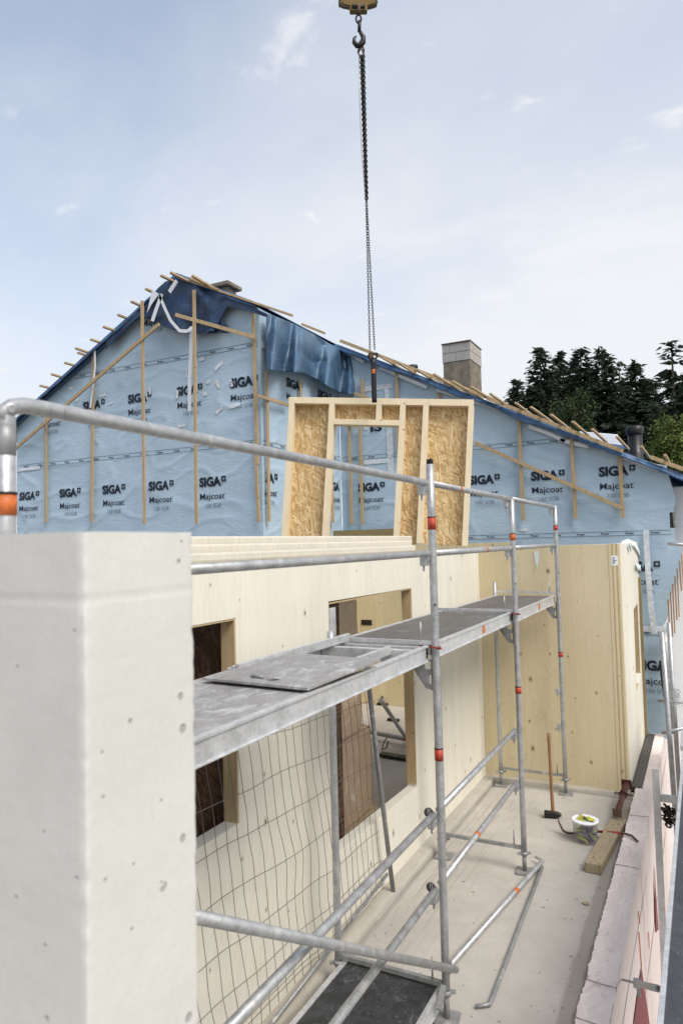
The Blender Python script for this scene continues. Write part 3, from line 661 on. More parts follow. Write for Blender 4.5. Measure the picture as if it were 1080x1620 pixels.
for i, (z0, z1, xo) in enumerate(((-.27, .07, .893), (-.62, -.275, .897), (-1.0, -.625, .892), (-1.5, -1.005, .896), (-2.8, -1.505, .893))):
    fb.grid(faceboard(xo, -4.6, 8.6, z0, z1, i), 160, 4)
    fb.box((.72, -4.6, z0), (xo-.004, 8.6, z1))
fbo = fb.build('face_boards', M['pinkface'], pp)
for poly in (((1014,1530),(1027,1622),(1002,1622)), ((1034,1370),(1041,1470),(1037,1475))):
    pts = [hx(x, y, .907) for x, y in poly]
    MB().prism([[(p.y, p.z) for p in pts]], (.905, 0, 0), (0, 1, 0), (0, 0, 1), .003).build('open_joint', M['maroon'], pp)
for a_, c2_ in (((1009, 1442), (1011, 1460)), ((1010, 1475), (1014, 1530)), ((1025, 1475), (1026, 1500))):
    p, q_ = hx(*a_, .905), hx(*c2_, .905); MB().bar(p, q_, .014, .006, (1, 0, 0)).build('foam_seam', M['orange'], pp)
MB().box((.665, 4.43, .0), (.775, 6.8, .083)).build('bitumen_strip', M['bitumen'], pp, .004)
# threaded bar with coupler sticking out of the face
ab = thing('wall_anchor', 'thin steel anchor bar with coupler between parapet face and outer scaffold', 'anchor', (.95, .2, 0))
p, q_ = hx(984, 1550, .905), hx(1040, 1564, 1.22)
MB().tube([p, q_], .007, 8).build('rod', M['steel_dark'], ab); mm = p+(q_-p)*.5
MB().box(mm-Vector((.02, .02, .02)), mm+Vector((.02, .02, .02))).tube([mm, mm+Vector((.01, 0, -.07))], .01, 8).tube([mm, q_], .016, 10).build('coupler', M['steel'], ab, .004)

# ------------------------------------------------------------------ things on the slab
# two loose tubes
def loosetube(pts, r, name, label, mt='steel', group='loose scaffold tubes on the slab'):
    return tag(MB().tube(pts, r, 16).build(name, M[mt]), label, 'tube', group)
a, c = hz(706, 1533, .03), hz(858, 1362, .05); d = (c-a).normalized()
t1 = loosetube([a, c-d*.03, c, c+Vector((-.03, .02, .004)), c+Vector((-.075, .05, .0))], [.021, .021, .019, .012, .009], 'scaffold_tube', 'galvanised tube with orange sticker lying on the slab, hooked far end')
p = a+d*((c-a).length*.66); MB().tube([p-d*.025, p+d*.025], .0225, 16).build('sticker', M['orange'], None); bpy.data.objects['sticker'].parent
for o in list(bpy.data.objects):
    if o.name.startswith('sticker') and o.parent is None: o.parent = t1
a, c, e = hz(857, 1372, .03), hz(778, 1580, .022), hz(752, 1592, .02)
t2 = loosetube([a, a+(c-a)*.5, a+(c-a)*.985, hz(774, 1589, .021), e], [.015, .0145, .014, .013, .012], 'scaffold_tube', 'thin darker tube with bent near end lying on the slab', 'steel_dark')
gr = MB(); rr = random.Random(31)
for k in range(110):
    x = rr.uniform(-.80, .66); y = rr.uniform(-1.8, 4.1); s_ = rr.uniform(.002, .006)
    if rr.random() < .4: x = rr.choice((-.74, .62))+rr.gauss(0, .05)
    a_ = rr.uniform(0, 3); gr.bar((x-s_*math.cos(a_), y-s_*math.sin(a_), .006+s_*.3), (x+s_*1.6*math.cos(a_), y+s_*math.sin(a_), .006+s_*.3), s_*1.2, s_*.8)
tag(gr.build('grit', M['stone']), 'small dark crumbs and chips scattered over the slab', 'debris', kind='stuff')
# timber plank
wp = hz(938, 1383, 0); 
pl = MB(); a, c = Vector((.535, 2.28, .045)), Vector((.63, 3.42, .045)); pl.bar(a, c, .135, .085)
po = pl.build('timber_beam', M['oldwood'], None, .006); tag(po, 'short weathered timber beam lying on the slab beside the pink parapet', 'timber')
# steel prop (red oxide) resting on the beam end
sp = thing('steel_prop', 'short red-brown telescopic steel prop resting against the beam end at the parapet', 'prop', (.63, 3.4, .1))
b0, b1 = hd(977, 1284, (hz(977, 1290, .1)-CP).dot(fwd)), Vector((.645, 4.12, .20)); b0 = Vector((.625, 3.36, .155)); dp = (b1-b0).normalized(); sx = dp.cross(Vector((0, 0, 1))).normalized(); sy = sx.cross(dp)
MB().tube([b0, b0+(b1-b0)*.62], .028, 16).tube([b0+(b1-b0)*.6, b1], .034, 16).build('tube', M['rust'], sp)
for q0, s_ in ((b0, .042), (b1, .052)):
    loop = [(-s_, -s_), (s_, -s_), (s_, s_), (-s_, s_)]; MB().prism([loop], q0-dp*.004, sx, sy, .008).build('end_plate', M['rust2'] if q0 is b0 else M['rust'], sp, .002)
mp_ = b0+(b1-b0)*.64
MB().tube([mp_-dp*.03, mp_+dp*.03], .041, 14).build('collar', M['rust'], sp)
for s_ in (-1, 1): MB().tube([mp_+sx*s_*(.04+.025*(1-math.cos(t)))+dp*.025*math.sin(t) for t in [i*math.pi/4 for i in range(9)]], .006, 6).build('ring_handle', M['dark'], sp)
# crowbar
cb_ = [hz(884, 1297, .13), hz(886, 1306, .08), hz(890, 1314, .045), hz(897, 1318, .03), hz(906, 1318.5, .03)]
cr = MB().tube([hz(606+276, 1297, .13)]+cb_[1:]+[hz(945, 1315, .06), hz(985, 1318, .098), hz(998, 1322, .096), hz(1008, 1331, .085)], [.008]+[.011]*6+[.011, .010, .006], 10)
tag(cr.build('crowbar', M['rust2']), 'long crowbar with hooked end, lying behind the bucket and across the timber beam', 'crowbar')
MB().tube([hz(940, 1315.2, .06), hz(982, 1318, .098)], .0118, 10).build('red_shaft', M['redpaint'], bpy.data.objects['crowbar'])
# bucket with folding rules
bc = Vector((.385, 2.93, .003)); bk = thing('bucket', 'clear plastic bucket with white lid, full of yellow and black folding rules', 'bucket', tuple(bc))
cyl = MB(); prof = [(.098, 0), (.104, .004), (.112, .10), (.118, .185), (.121, .20)]
def cylp(u, v):
    k = v*(len(prof)-1); i = min(int(k), len(prof)-2); f = k-i; r = prof[i][0]*(1-f)+prof[i+1][0]*f; z = prof[i][1]*(1-f)+prof[i+1][1]*f
    return (bc.x+r*math.cos(2*math.pi*u), bc.y+r*math.sin(2*math.pi*u), bc.z+z)
cyl.grid(cylp, 40, 12); cyl.build('tub', M['clear'], bk)
lidm = MB().tube([bc+Vector((0, 0, z)) for z in (.190, .192, .206, .208)], [.118, .1225, .1225, .118], 40); lo = lidm.build('lid', plain('lid_plastic', (.78, .79, .86), .35), bk)
rr = random.Random(5); lb = [MB(), MB(), MB()]
for k in range(18):
    t = rr.uniform(-1.0, .2); px = rr.uniform(-.05, .06); py = rr.uniform(-.05, .05); L = rr.uniform(.02, .05); dv_ = Vector((math.cos(t), math.sin(t), 0))
    c0 = bc+Vector((px, py, .2105+.0006*k)); lb[k % 3].bar(c0-dv_*L, c0+dv_*L, .016, .002)
for b, c3, nm in zip(lb, ((.50, .58, .04), (.015, .016, .02), (.55, .50, .06)), ('lid_print',)*3): b.build(nm, plain('print_colour', c3, .5), lo)
lb = [MB(), MB(), MB(), MB()]
for k in range(44):
    an = rr.uniform(0, 6.28); rad = rr.uniform(.02, .072); c0 = bc+Vector((rad*math.cos(an), rad*math.sin(an), rr.uniform(.03, .145))); dv_ = Vector((rr.uniform(-1, 1), rr.uniform(-.4, .4), rr.uniform(-.3, .5))).normalized()
    lb[k % 4].bar(c0-dv_*.038, c0+dv_*.038, .026, .014)
for b, c3 in zip(lb, ((.45, .55, .05), (.015, .016, .02), (.60, .48, .10), (.10, .06, .20))): b.build('folding_rules', plain('rule_colour', c3, .5), bk)
# sledgehammer standing on its head
hp = hz(874, 1294, 0); hm = thing('sledgehammer', 'sledgehammer with wooden handle, standing upright on its dark head on the slab', 'hammer', tuple(hp))
hd1 = MB(); e_ = Vector((.97, .24, 0)).normalized(); e2_ = Vector((-.24, .97, 0)).normalized()
pf = [(-.085, .030), (-.07, .034), (-.03, .030), (.02, .030), (.055, .022), (.085, .006)]
def hp_(u, v):
    k = u*(len(pf)-1); i = min(int(k), len(pf)-2); f = k-i; x = pf[i][0]*(1-f)+pf[i+1][0]*f; h = pf[i][1]*(1-f)+pf[i+1][1]*f
    t = 2*math.pi*v; ww = .030 if x < .03 else .030; cx = max(-1, min(1, 1.25*math.cos(t))); cz = max(-1, min(1, 1.25*math.sin(t)))
    return hp+e_*x+e2_*cx*ww+Vector((0, 0, .036+cz*h))
hd1.grid(hp_, 20, 20); hd1.add([hp_(0, k/20) for k in range(20)], [tuple(range(20))]); hd1.build('head', M['dark'], hm)
tz = hy(867, 1160, hp.y).z; tx = hy(867, 1160, hp.y).x
MB().tube([hp+Vector((0, 0, .03)), hp+Vector((.002, 0, .10)), hp+(Vector((tx, hp.y, tz))-hp)*.35, hp+(Vector((tx, hp.y, tz))-hp)*.7, Vector((tx, hp.y, tz-.05)), Vector((tx, hp.y, tz))], [.018, .019, .016, .0145, .0165, .018], 14).build('handle', M['handle'], hm)
# small rubble pebble
p = hz(926, 1430, .005); pb_ = MB(); pb_.grid(lambda u, v: (p.x+.028*math.sin(math.pi*v)*math.cos(6.283*u)*(1+.3*fbm(u*6, v*5)), p.y+.022*math.sin(math.pi*v)*math.sin(6.283*u)*(1+.3*fbm(u*5, v*6, 3)), .008-.012*math.cos(math.pi*v)), 16, 10)
tag(pb_.build('mortar_lump', M['oldwood']), 'small greenish lump of mortar lying alone on the slab', 'debris')

# ------------------------------------------------------------------ outer scaffold the picture was taken from
s2 = thing('scaffold', 'outer scaffold with dark decks beyond the pink parapet, at the right edge', 'scaffold', (1.7, 1, -2.8))
def deck2(x0, x1, y0, y1, z, mt):
    d = MB()
    for xa, xb_ in ((x0, x0+.022), (x1-.022, x1)): d.box((xa, y0, z-.09), (xb_, y1, z+.004))
    d.box((x0, y0, z-.08), (x1, y0+.03, z)); d.box((x0, y1-.03, z-.08), (x1, y1, z)); o = d.build('deck', M['alu'], s2, .0015)
    MB().box((x0+.024, y0+.02, z-.014), (x1-.024, y1-.02, z-.002)).build('deck_panel', M[mt], o)
deck2(1.255, 1.88, -3.4, 2.72, 1.0, 'deckblue')
d = MB(); d.box((1.235, 2.83, .97), (1.86, 5.6, 1.015)); do = d.build('deck', M['alu'], s2, .002)
b = MB(); rr = random.Random(9)
for i in range(14):
    for j in range(26): b.box((1.28+i*.042, 2.92+j*.1, 1.0155), (1.292+i*.042, 2.95+j*.1, 1.0175))
b.build('deck_holes', M['dark'], do)
for y, x in ((2.78, 1.30), (5.65, 1.30), (2.78, 1.93), (5.65, 1.93), (-3.3, 1.97)): MB().tube([(x, y, -2.8), (x, y, .94 if x < 1.5 else 3.3)], R0, 14).build('post', M['steel'], s2)
# bracket upright beside the parapet, arm
p = hx(1036, 1215, 1.05); q_ = hx(1052, 1560, 1.05)
bu = MB().bar((1.05, p.y, p.z), (1.05, p.y+.02, -1.2), .055, .04, (0, 1, 0)).build('bracket_post', M['alu'], s2, .003)
MB().bar((1.05, p.y+.03, hx(1038, 1264, 1.05).z), (1.36, p.y+.03, hx(1038, 1264, 1.05).z), .03, .06).build('bracket_arm', M['alu'], s2, .003)
b = MB(); rr = random.Random(2)
zz = hx(1038, 1300, 1.05).z
for k in range(26):
    a0 = Vector((1.12+rr.uniform(-.03, .05), p.y+rr.uniform(0, .1), zz+rr.uniform(-.07, .06))); b.tube([a0+Vector((.022*math.cos(t+k), .02*math.sin(t*2), .024*math.sin(t))) for t in [i*.7 for i in range(10)]], .006, 5)
tag(b.build('chain_coil', M['dark']), 'tangled dark chain hanging below the bracket arm beside the parapet', 'chain')
for (a_, c2_, Y) in (((1046, 1000), (1062, 1215), 3.4), ((1057, 985), (1068, 1160), 4.3)):
    p, q_ = hy(*a_, Y), hy(*c2_, Y); dd2 = (q_-p); MB().tube([p, q_+dd2*.6], .024, 14).build('upright', M['steel'], s2)
p, q_ = hy(1046, 1160, 3.4), hy(1080, 1152, 3.4); MB().tube([p, q_], .016, 12).build('ledger', M['steel'], s2)
p, q_ = hy(1040, 1108, 4.0), hy(1085, 1112, 4.0); MB().tube([p, q_], .014, 12).build('ledger', M['steel_dark'], s2)
b = MB(); rr = random.Random(12); p = hy(1062, 1098, 3.5)
for k in range(9): b.tube([p+Vector((rr.uniform(.05, .09)*math.cos(t+k), .02*math.sin(t+k*2), rr.uniform(.05, .1)*math.sin(t)-.03)) for t in [i*.5 for i in range(14)]], .0022, 4)
tag(b.build('wire_coil', M['steel']), 'loose coil of thin wire hanging at the outer scaffold uprights', 'wire')
p, q_ = hy(1055, 860, 4.6), hy(1085, 862, 4.6); MB().tube([p, q_], .02, 12).build('ledger', M['steel'], s2)

# ------------------------------------------------------------------ neighbour house wrapped in membrane
HY, HX, HY3 = 4.34, -4.12, 6.84
hs = thing('gable_house', 'gabled house wrapped in printed light blue membrane with wooden battens and unfinished roof', 'house', (-4, 6, -2.8))
def zroof(x): return 7.12-.51*(-5.55-x) if x < -5.55 else 7.12-.497*(x+5.55)
def disp(u, z, s=0.):       # sag and folds of the sheet
    a = .010*fbm(u*.8, z*1.5, s)+.005*fbm(u*1.6+z*1.2, z*2.4, s+3)
    r = abs(fbm(u*1.3-z*.9, z*2.3, s+9)); a += .010*max(0, .16-r)/.16
    return a-.008
def edge3(z):
    pts = EDGE
    for (z1, x1), (z2, x2) in zip(pts, pts[1:]):
        if z2 <= z <= z1: return x1+(x2-x1)*(z1-z)/(z1-z2)
    return pts[0][1] if z > pts[0][0] else pts[-1][1]
EDGE = [(lambda q: (q.z, q.x))(hy(a, b_, HY3)) for a, b_ in ((1056, 742), (1058, 756), (1064, 775), (1069, 790), (1064, 808), (1067, 850), (1078, 882), (1076, 907), (1059, 947), (1055, 978), (1043, 1000), (1045, 1047), (1052, 1095), (1060, 1158))]
def wall_plane(kind):
    b = MB()
    if kind == 'front':
        x0, x1 = -9.35, HX
        def P(u, v):
            x = x0+(x1-x0)*u; zt = zroof(x)-.05; z = 2.2+(zt-2.2)*v; k = min(1, (x1-x)/.1)
            return (x, HY-disp(x, z)*k, z)
        b.grid(P, 200, 150); b.box((x0, HY+.03, -2.8), (x1-.02, HY+.06, 2.25))
    elif kind == 'side':
        def P(u, v):
            y = HY+(HY3-HY)*u; z = 2.2+(6.35-2.2)*v; k = min(1, (y-HY)/.1)
            return (HX+disp(y, z, 5.)*k, y, z)
        b.grid(P, 100, 150)
    else:
        def P(u, v):
            z = .0+4.2*v if False else .02+(7.0-.02)*v
            xr = edge3(z) if z < 4 else 1.3
            x = HX+(xr-HX)*u; zt = zroof(x)-.05
            zz_ = min(z, zt); xr2 = edge3(zz_) if zz_ < 3.9 else 1.15; x = HX+(xr2-HX)*u; zz_ = min(z, zroof(x)-.05)
            return (x, HY3-disp(x, zz_, 11.), zz_)
        b.grid(P, 190, 240)
    return b
wf = wall_plane('front').build('membrane_wall', M['mem'], hs); ws_ = wall_plane('side').build('membrane_wall', M['mem'], hs); w3 = wall_plane('rear').build('membrane_wall', M['mem'], hs)
WALL = {'f': (wf, lambda u, z, o: Vector((u, HY-disp(u, z)-o, z))), 's': (ws_, lambda u, z, o: Vector((HX+disp(u, z, 5.)+o, u, z))), 'r': (w3, lambda u, z, o: Vector((u, HY3-disp(u, z, 11.)-o, z)))}
# core behind the sheets
MB().box((HX+.06, HY3+.10, -2.8), (.88, 12, 2.5)).box((-9.3, HY+.10, -2.8), (HX-.05, 12, 2.5)).build('wall_core', M['white'], hs)
def textmesh(s, bold):
    cu = bpy.data.curves.new('t', 'FONT'); cu.body = s; cu.resolution_u = 3; cu.offset = bold
    o = bpy.data.objects.new('t', cu); COL.objects.link(o); bpy.context.view_layer.update()
    me = bpy.data.meshes.new_from_object(o.evaluated_get(bpy.context.evaluated_depsgraph_get())); bpy.data.objects.remove(o)
    bm = bmesh.new(); bm.from_mesh(me); bmesh.ops.triangulate(bm, faces=bm.faces)
    bmesh.ops.subdivide_edges(bm, edges=[e for e in bm.edges if e.calc_length() > .25], cuts=1)
    vs = [v.co.copy() for v in bm.verts]; fs = [tuple(v.index for v in f.verts) for f in bm.faces]; bm.free()
    x0, x1 = min(v.x for v in vs), max(v.x for v in vs); y0, y1 = min(v.y for v in vs), max(v.y for v in vs)
    return [((v.x-x0)/(x1-x0), (v.y-y0)/(y1-y0)) for v in vs], fs
TX = {'A': textmesh('SIGA', .048), 'B': textmesh('Majcoat', .004), 'C': textmesh('150 SOB', -.003), 'I': textmesh('IS', .04)}
def put(b, t, fn, u0, z0, w_, h_, mi=0, o=.009):
    vs, fs = TX[t]; b.add([fn(u0+a*w_, z0+c*h_, o) for a, c in vs], fs, mi)
def rect(b, fn, u0, u1, z0, z1, mi=0, o=.009, n=1):
    for i in range(n):
        a, c = u0+(u1-u0)*i/n, u0+(u1-u0)*(i+1)/n; b.add([fn(a, z0, o), fn(c, z0, o), fn(c, z1, o), fn(a, z1, o)], [(0, 1, 2, 3)], mi)
def logo(wall, u, z, umax=99, umin=-99):
    par, fn = WALL[wall]; b = MB(); s = 1
    put(b, 'A', fn, u-.255, z-.070, .410, .150)
    cx0, cz0, q_ = u+.165, z-.004, .082; t_ = q_/5
    for i in range(5):
        for j in range(5):
            if (i in (1, 2, 3) and j == 2) or (j in (1, 2, 3) and i == 2): continue
            rect(b, fn, cx0+i*t_, cx0+(i+1)*t_, cz0+j*t_, cz0+(j+1)*t_)
    rect(b, fn, cx0, cx0+q_, cz0-.018, cz0-.013, 1)
    put(b, 'B', fn, u-.245, z-.290, .460, .125); rect(b, fn, u+.222, u+.236, z-.192, z-.178, 1)
    put(b, 'C', fn, u-.135, z-.385, .285, .062, 1)
    bm_v = [v for v in b.v]
    ax = 1 if wall == 's' else 0
    keep = [k for k, f in enumerate(b.f) if all(umin < b.v[i][ax] < umax for i in f)]
    b.f = [b.f[k] for k in keep]; b.mi = [b.mi[k] for k in keep]; b.sm = [b.sm[k] for k in keep]
    if b.f: b.build('printed_lettering', [M['ink'], M['inkgrey']], par)
for k in range(5): logo('f', -9.01+k*1.0, 3.86)
for k in range(5): logo('f', -8.45+k*1.01, 5.30, umax=HX-.01)
logo('f', -6.10, 6.70, umin=-6.4)
for y in (4.50, 5.5, 6.60): logo('s', y, 3.87, umax=HY3-.06, umin=HY+.05)
for y in (5.30, 6.3): logo('s', y, 5.40, umax=HY3-.06)
for k in range(5): logo('r', -3.54+k*.99, 3.845)
for k in range(4): logo('r', -1.55+k*.99, 5.28-1.44*2+.0 if False else 2.42) if k == 99 else None
logo('r', .69, 2.445); logo('r', .82, 1.03, umax=.99)
b = MB(); put(b, 'I', WALL['r'][1], hy(590, 683, HY3).x-.05, 4.80, .22, .16); b.build('printed_lettering', M['ink'], w3)
# seam lines with small repeated words
TX['P'] = textmesh('Press', .03)
for wall, rngs in (('f', ((2.94, -9.3, HX-.03), (4.39, -9.3, HX-.03), (5.83, -8.0, HX-.03))), ('s', ((2.94, HY+.03, HY3-.03), (4.38, HY+.03, HY3-.03))), ('r', ((2.93, HX+.05, 1.1), (4.37, HX+.05, -.05), (1.5, .5, .95)))):
    par, fn = WALL[wall]
    for z, a, c in rngs:
        if wall == 'f' and z > 5: a = -7.9
        b = MB(); n = int((c-a)/.06)
        for k in range(n):
            u0, u1 = a+(c-a)*k/n, a+(c-a)*(k+1)/n
            for zo in (-.030, .030):
                zz_ = z+zo+.006*fbm(u0*1.2, z, 2.); z2_ = z+zo+.006*fbm(u1*1.2, z, 2.)
                b.add([fn(u0, zz_-.0028, .008), fn(u1, z2_-.0028, .008), fn(u1, z2_+.0028, .008), fn(u0, zz_+.0028, .008)], [(0, 1, 2, 3)])
        u = a+.15
        while u < c-.15: put(b, 'P', fn, u, z-.012, .11, .026, 0); u += .34
        b.build('seam_print', M['ink'], par)
# white tape patches
def patch(wall, u, z, w_, h_, rot=0., seed=0, nm='tape_patch', o=.011):
    par, fn = WALL[wall]; n = max(8, int((w_+h_)/.02)); pts = []
    per = [(-w_/2, -h_/2), (w_/2, -h_/2), (w_/2, h_/2), (-w_/2, h_/2)]
    for i in range(4):
        a, c = per[i], per[(i+1) % 4]; m_ = max(2, int(math.hypot(c[0]-a[0], c[1]-a[1])/.025))
        for k in range(m_):
            f = k/m_; x, y = a[0]+(c[0]-a[0])*f, a[1]+(c[1]-a[1])*f; j = .012*fbm(x*40, y*40, seed)+.006*fbm(x*90, y*90, seed)
            x += j; y += .8*j; pts.append((u+x*math.cos(rot)-y*math.sin(rot), z+x*math.sin(rot)+y*math.cos(rot)))
    tri = geometry.tessellate_polygon([[Vector((a, b_, 0)) for a, b_ in pts]])
    MB().add([fn(a, b_, o) for a, b_ in pts], [tuple(t) for t in tri]).build(nm, M['tape'], par)
def pxpatch(wall, x, y, wpx, hpx, rot=0., seed=0):
    P_ = {'f': lambda: hy(x, y, HY), 's': lambda: hx(x, y, HX), 'r': lambda: hy(x, y, HY3)}[wall](); u = P_.y if wall == 's' else P_.x
    k = (P_-CP).dot(fwd)/F; patch(wall, u, P_.z, wpx*k*1.1, hpx*k, rot, seed)
for i, a in enumerate(((346, 579, 17, 7, .6), (320, 568, 9, 6, .2), (330, 604, 9, 5, .3), (345, 608, 6, 14, .3), (325, 623, 7, 6, 0), (347, 649, 14, 5, .5), (371, 642, 20, 6, .2), (287, 673, 14, 5, 0),
                       (113, 614, 8, 5, 0), (163, 625, 14, 5, .1), (176, 638, 8, 4, .3), (238, 618, 4, 12, 0), (296, 590, 3, 14, -.2), (281, 624, 4, 14, 0), (366, 606, 4, 12, .2), (122, 633, 5, 5, 0))):
    pxpatch('f', *a[:4], a[4], i)
pxpatch('f', 46, 742, 46, 5, .02, 33)
for i, a in enumerate(((578, 655, 7, 52), (617, 710, 10, 76), (598, 613, 46, 8), (572, 618, 6, 12), (612, 625, 7, 20), (597, 730, 44, 7), (828, 838, 10, 5), (901, 712, 8, 4), (1038, 995, 42, 10))):
    pxpatch('r', *a, 0., 50+i)
pxpatch('s', 417, 546, 14, 12, 0, 71)
par, fn = WALL['r']
def ribbon(b, pts, wd, nrm, mi=0, seg=6):
    P_ = []
    for a, c in zip(pts, pts[1:]):
        for k in range(seg): P_.append(Vector(a)+(Vector(c)-Vector(a))*k/seg)
    P_.append(Vector(pts[-1])); vs = []
    for i, p in enumerate(P_):
        d = (P_[min(i+1, len(P_)-1)]-P_[max(i-1, 0)]).normalized(); s_ = d.cross(Vector(nrm)).normalized(); vs += [p-s_*wd/2, p+s_*wd/2]
    b.add(vs, [(2*i, 2*i+1, 2*i+3, 2*i+2) for i in range(len(P_)-1)], mi, True); return b
ribbon(MB(), [hy(1021, 838, HY3-.05), hy(1024, 900, HY3-.05), hy(1029, 960, HY3-.05), hy(1035, 1003, HY3-.05)], .075, (0, -1, 0)).build('tape_strip', M['tape'], w3)
# white tape below the verge of the rear wall
for pts in (((545, 556), (560, 562), (575, 572)), ((600, 580), (640, 597), (675, 612)), ((690, 615), (735, 630), (788, 645)), ((835, 673), (870, 686), (893, 697)), ((885, 695), (930, 706)), ((943, 706), (1000, 728), (1040, 743)), ((1010, 727), (1036, 736), (1054, 738))):
    ribbon(MB(), [hy(x, y+1, HY3-.06) for x, y in pts], .055, (0, -1, 0)).build('tape_strip', M['strap'], w3)
# battens
def batten(p, q, wd=.05, th=.026, n=(0, -1, 0), nm='batten'):
    MB().bar(p, q, wd, th, n).build(nm, M['lumber'], hs, .002)
y1 = HY-.055
for a, c in (((73, 650), (73, 826)), ((148, 556), (145, 826)), ((225, 476), (229, 829)), ((307, 459), (311, 829)), ((400, 485), (407, 735))):
    batten(hy(*a, y1-(.19 if a[0] in (225, 307) else 0)), hy(*c, y1-(.19 if a[0] in (225, 307) else 0)))
batten(hy(404, 700, y1-.002), hy(409, 825, y1-.002), .045)
batten(hy(22, 712, y1-.03), hy(252, 513, y1-.23), .055); batten(hy(278, 498, y1-.23), hy(405, 534, y1-.05), .055)
for a, c in (((422, 588), (426, 825)), ((475, 600), (476, 646)), ((522, 640), (527, 828))): batten(hx(*a, HX+.06), hx(*c, HX+.06), n=(1, 0, 0))
batten(hx(408, 626, HX+.09), hx(457, 641, HX+.09), .05, n=(1, 0, 0))
y3 = HY3-.06
for a, c in (((552, 672), (556, 830)), ((569, 676), (573, 830)), ((627, 588), (630, 720)), ((820, 655), (827, 823)), ((903, 688), (910, 820)), ((980, 716), (984, 819)), ((572, 600), (575, 640)), ((693, 622), (697, 660))):
    batten(hy(*a, y3), hy(*c, y3), .052)
batten(hy(750, 700, y3-.03), hy(984, 804, y3-.03), .055); batten(hy(560, 622, y3-.03), hy(590, 634, y3-.03), .05); batten(hy(545, 668, y3-.03), hy(563, 676, y3-.03), .05)
# roof
def roofz(x, y): return zroof(x)
rf = MB()
def slope(x0, x1, y0, y1_, seed):
    def P(u, v): x = x0+(x1-x0)*u; y = y0+(y1_-y0)*v; return (x, y+(.02*fbm(x*3, seed) if v == 0 else 0), zroof(x)+.004*fbm(x*4, y*4))
    def Lp(u, v):
        x = x0+(x1-x0)*u; dr = .085+.05*fbm(x*1.7, seed)+.03*fbm(x*5, seed+2)
        return (x, y0+.02*fbm(x*3, seed)-.03*v+.02*fbm(x*6, v*2, seed)*v, zroof(x)-dr*v)
    rf.grid(P, int(abs(x1-x0)/.06), 8); rf.grid(Lp, int(abs(x1-x0)/.04), 4)
    rf.grid(lambda u, v: (x0+(x1-x0)*u, y0+.04+(y1_-y0-.04)*v, zroof(x0+(x1-x0)*u)-.06), int(abs(x1-x0)/.3)+1, 2)
slope(-9.75, -5.55, HY-.12, 13, 1.); slope(-5.55, HX-.02, HY-.12, 13, 2.); slope(HX-.02, 2.2, HY3-.12, 13, 3.)
rfo = rf.build('roof', M['roofblue'], hs, solid=.012)
# verge boards and tile battens sticking out over the verge
def rb(p, q, wd=.05, th=.03): MB().bar(p, q, wd, th).build('tile_batten', M['lumber'], rfo, .002)
for (x, y), (xe, ye) in (((64, 610), (74, 614)), ((82, 592), (95, 598)), ((103, 574), (116, 578)), ((120, 551), (137, 558)), ((124, 558), (136, 562)), ((144, 537), (156, 541)), ((164, 517), (182, 523)), ((187, 498), (198, 503)), ((208, 477), (218, 483)), ((231, 457), (243, 463)), ((255, 436), (276, 445))):
    q_ = hy(xe, ye, HY-.12); p = q_.copy(); p.y -= .05
    d_ = ray(x, y); p = CP+d_*((q_.x-CP.x)/d_.x)
    if (p-q_).length > .5 or p.y > q_.y: p = q_+(p-q_).normalized()*.3
    MB().bar(p, q_+Vector((0, .6, 0)), .05, .03).build('tile_batten', M['lumber'], rfo, .002)
for (x, y), (xe, ye) in (((270, 431), (300, 446)), ((304, 436), (338, 456))):
    a_ = hy(x, y, HY-.45); c2_ = hy(xe, ye, HY-.12); rb(a_, c2_)
rb(hy(286, 440, HY-.14), hy(462, 499, HY-.14)); rb(hy(300, 440, HY-.18), hy(345, 458, HY-.18)); rb(hy(478, 513, HY-.1), hy(513, 527, HY-.1))
yv = HY3-.15
rb(hy(538, 539, yv), hy(787, 635, yv), .03, .055); rb(hy(770, 630, yv-.02), hy(985, 714, yv-.02), .03, .055); rb(hy(1028, 723, yv), hy(1085, 744, yv), .03, .055)
for (x, y), (xe, ye) in (((605, 566), (622, 577)), ((630, 574), (655, 593)), ((658, 584), (680, 600)), ((686, 592), (712, 609)), ((715, 603), (741, 617)), ((745, 612), (769, 627)), ((775, 623), (797, 638)), ((803, 633), (828, 648)), ((839, 644), (858, 657)), ((871, 656), (889, 670)), ((905, 667), (919, 679)), ((936, 679), (949, 690)), ((975, 691), (985, 701)), ((1010, 705), (1020, 715)), ((1050, 720), (1056, 728))):
    c2_ = hy(xe, ye, HY3-.13); rr0 = ray(x, y); a_ = CP+rr0*((c2_.x-CP.x)/rr0.x)
    if a_.y > c2_.y or (a_-c2_).length > .9: a_ = c2_+Vector((-.02, -.45, .03))
    c3_ = c2_+Vector((0, .8, 0)); MB().bar(a_, c3_, .036, .026).build('tile_batten', M['lumber'], rfo, .002)
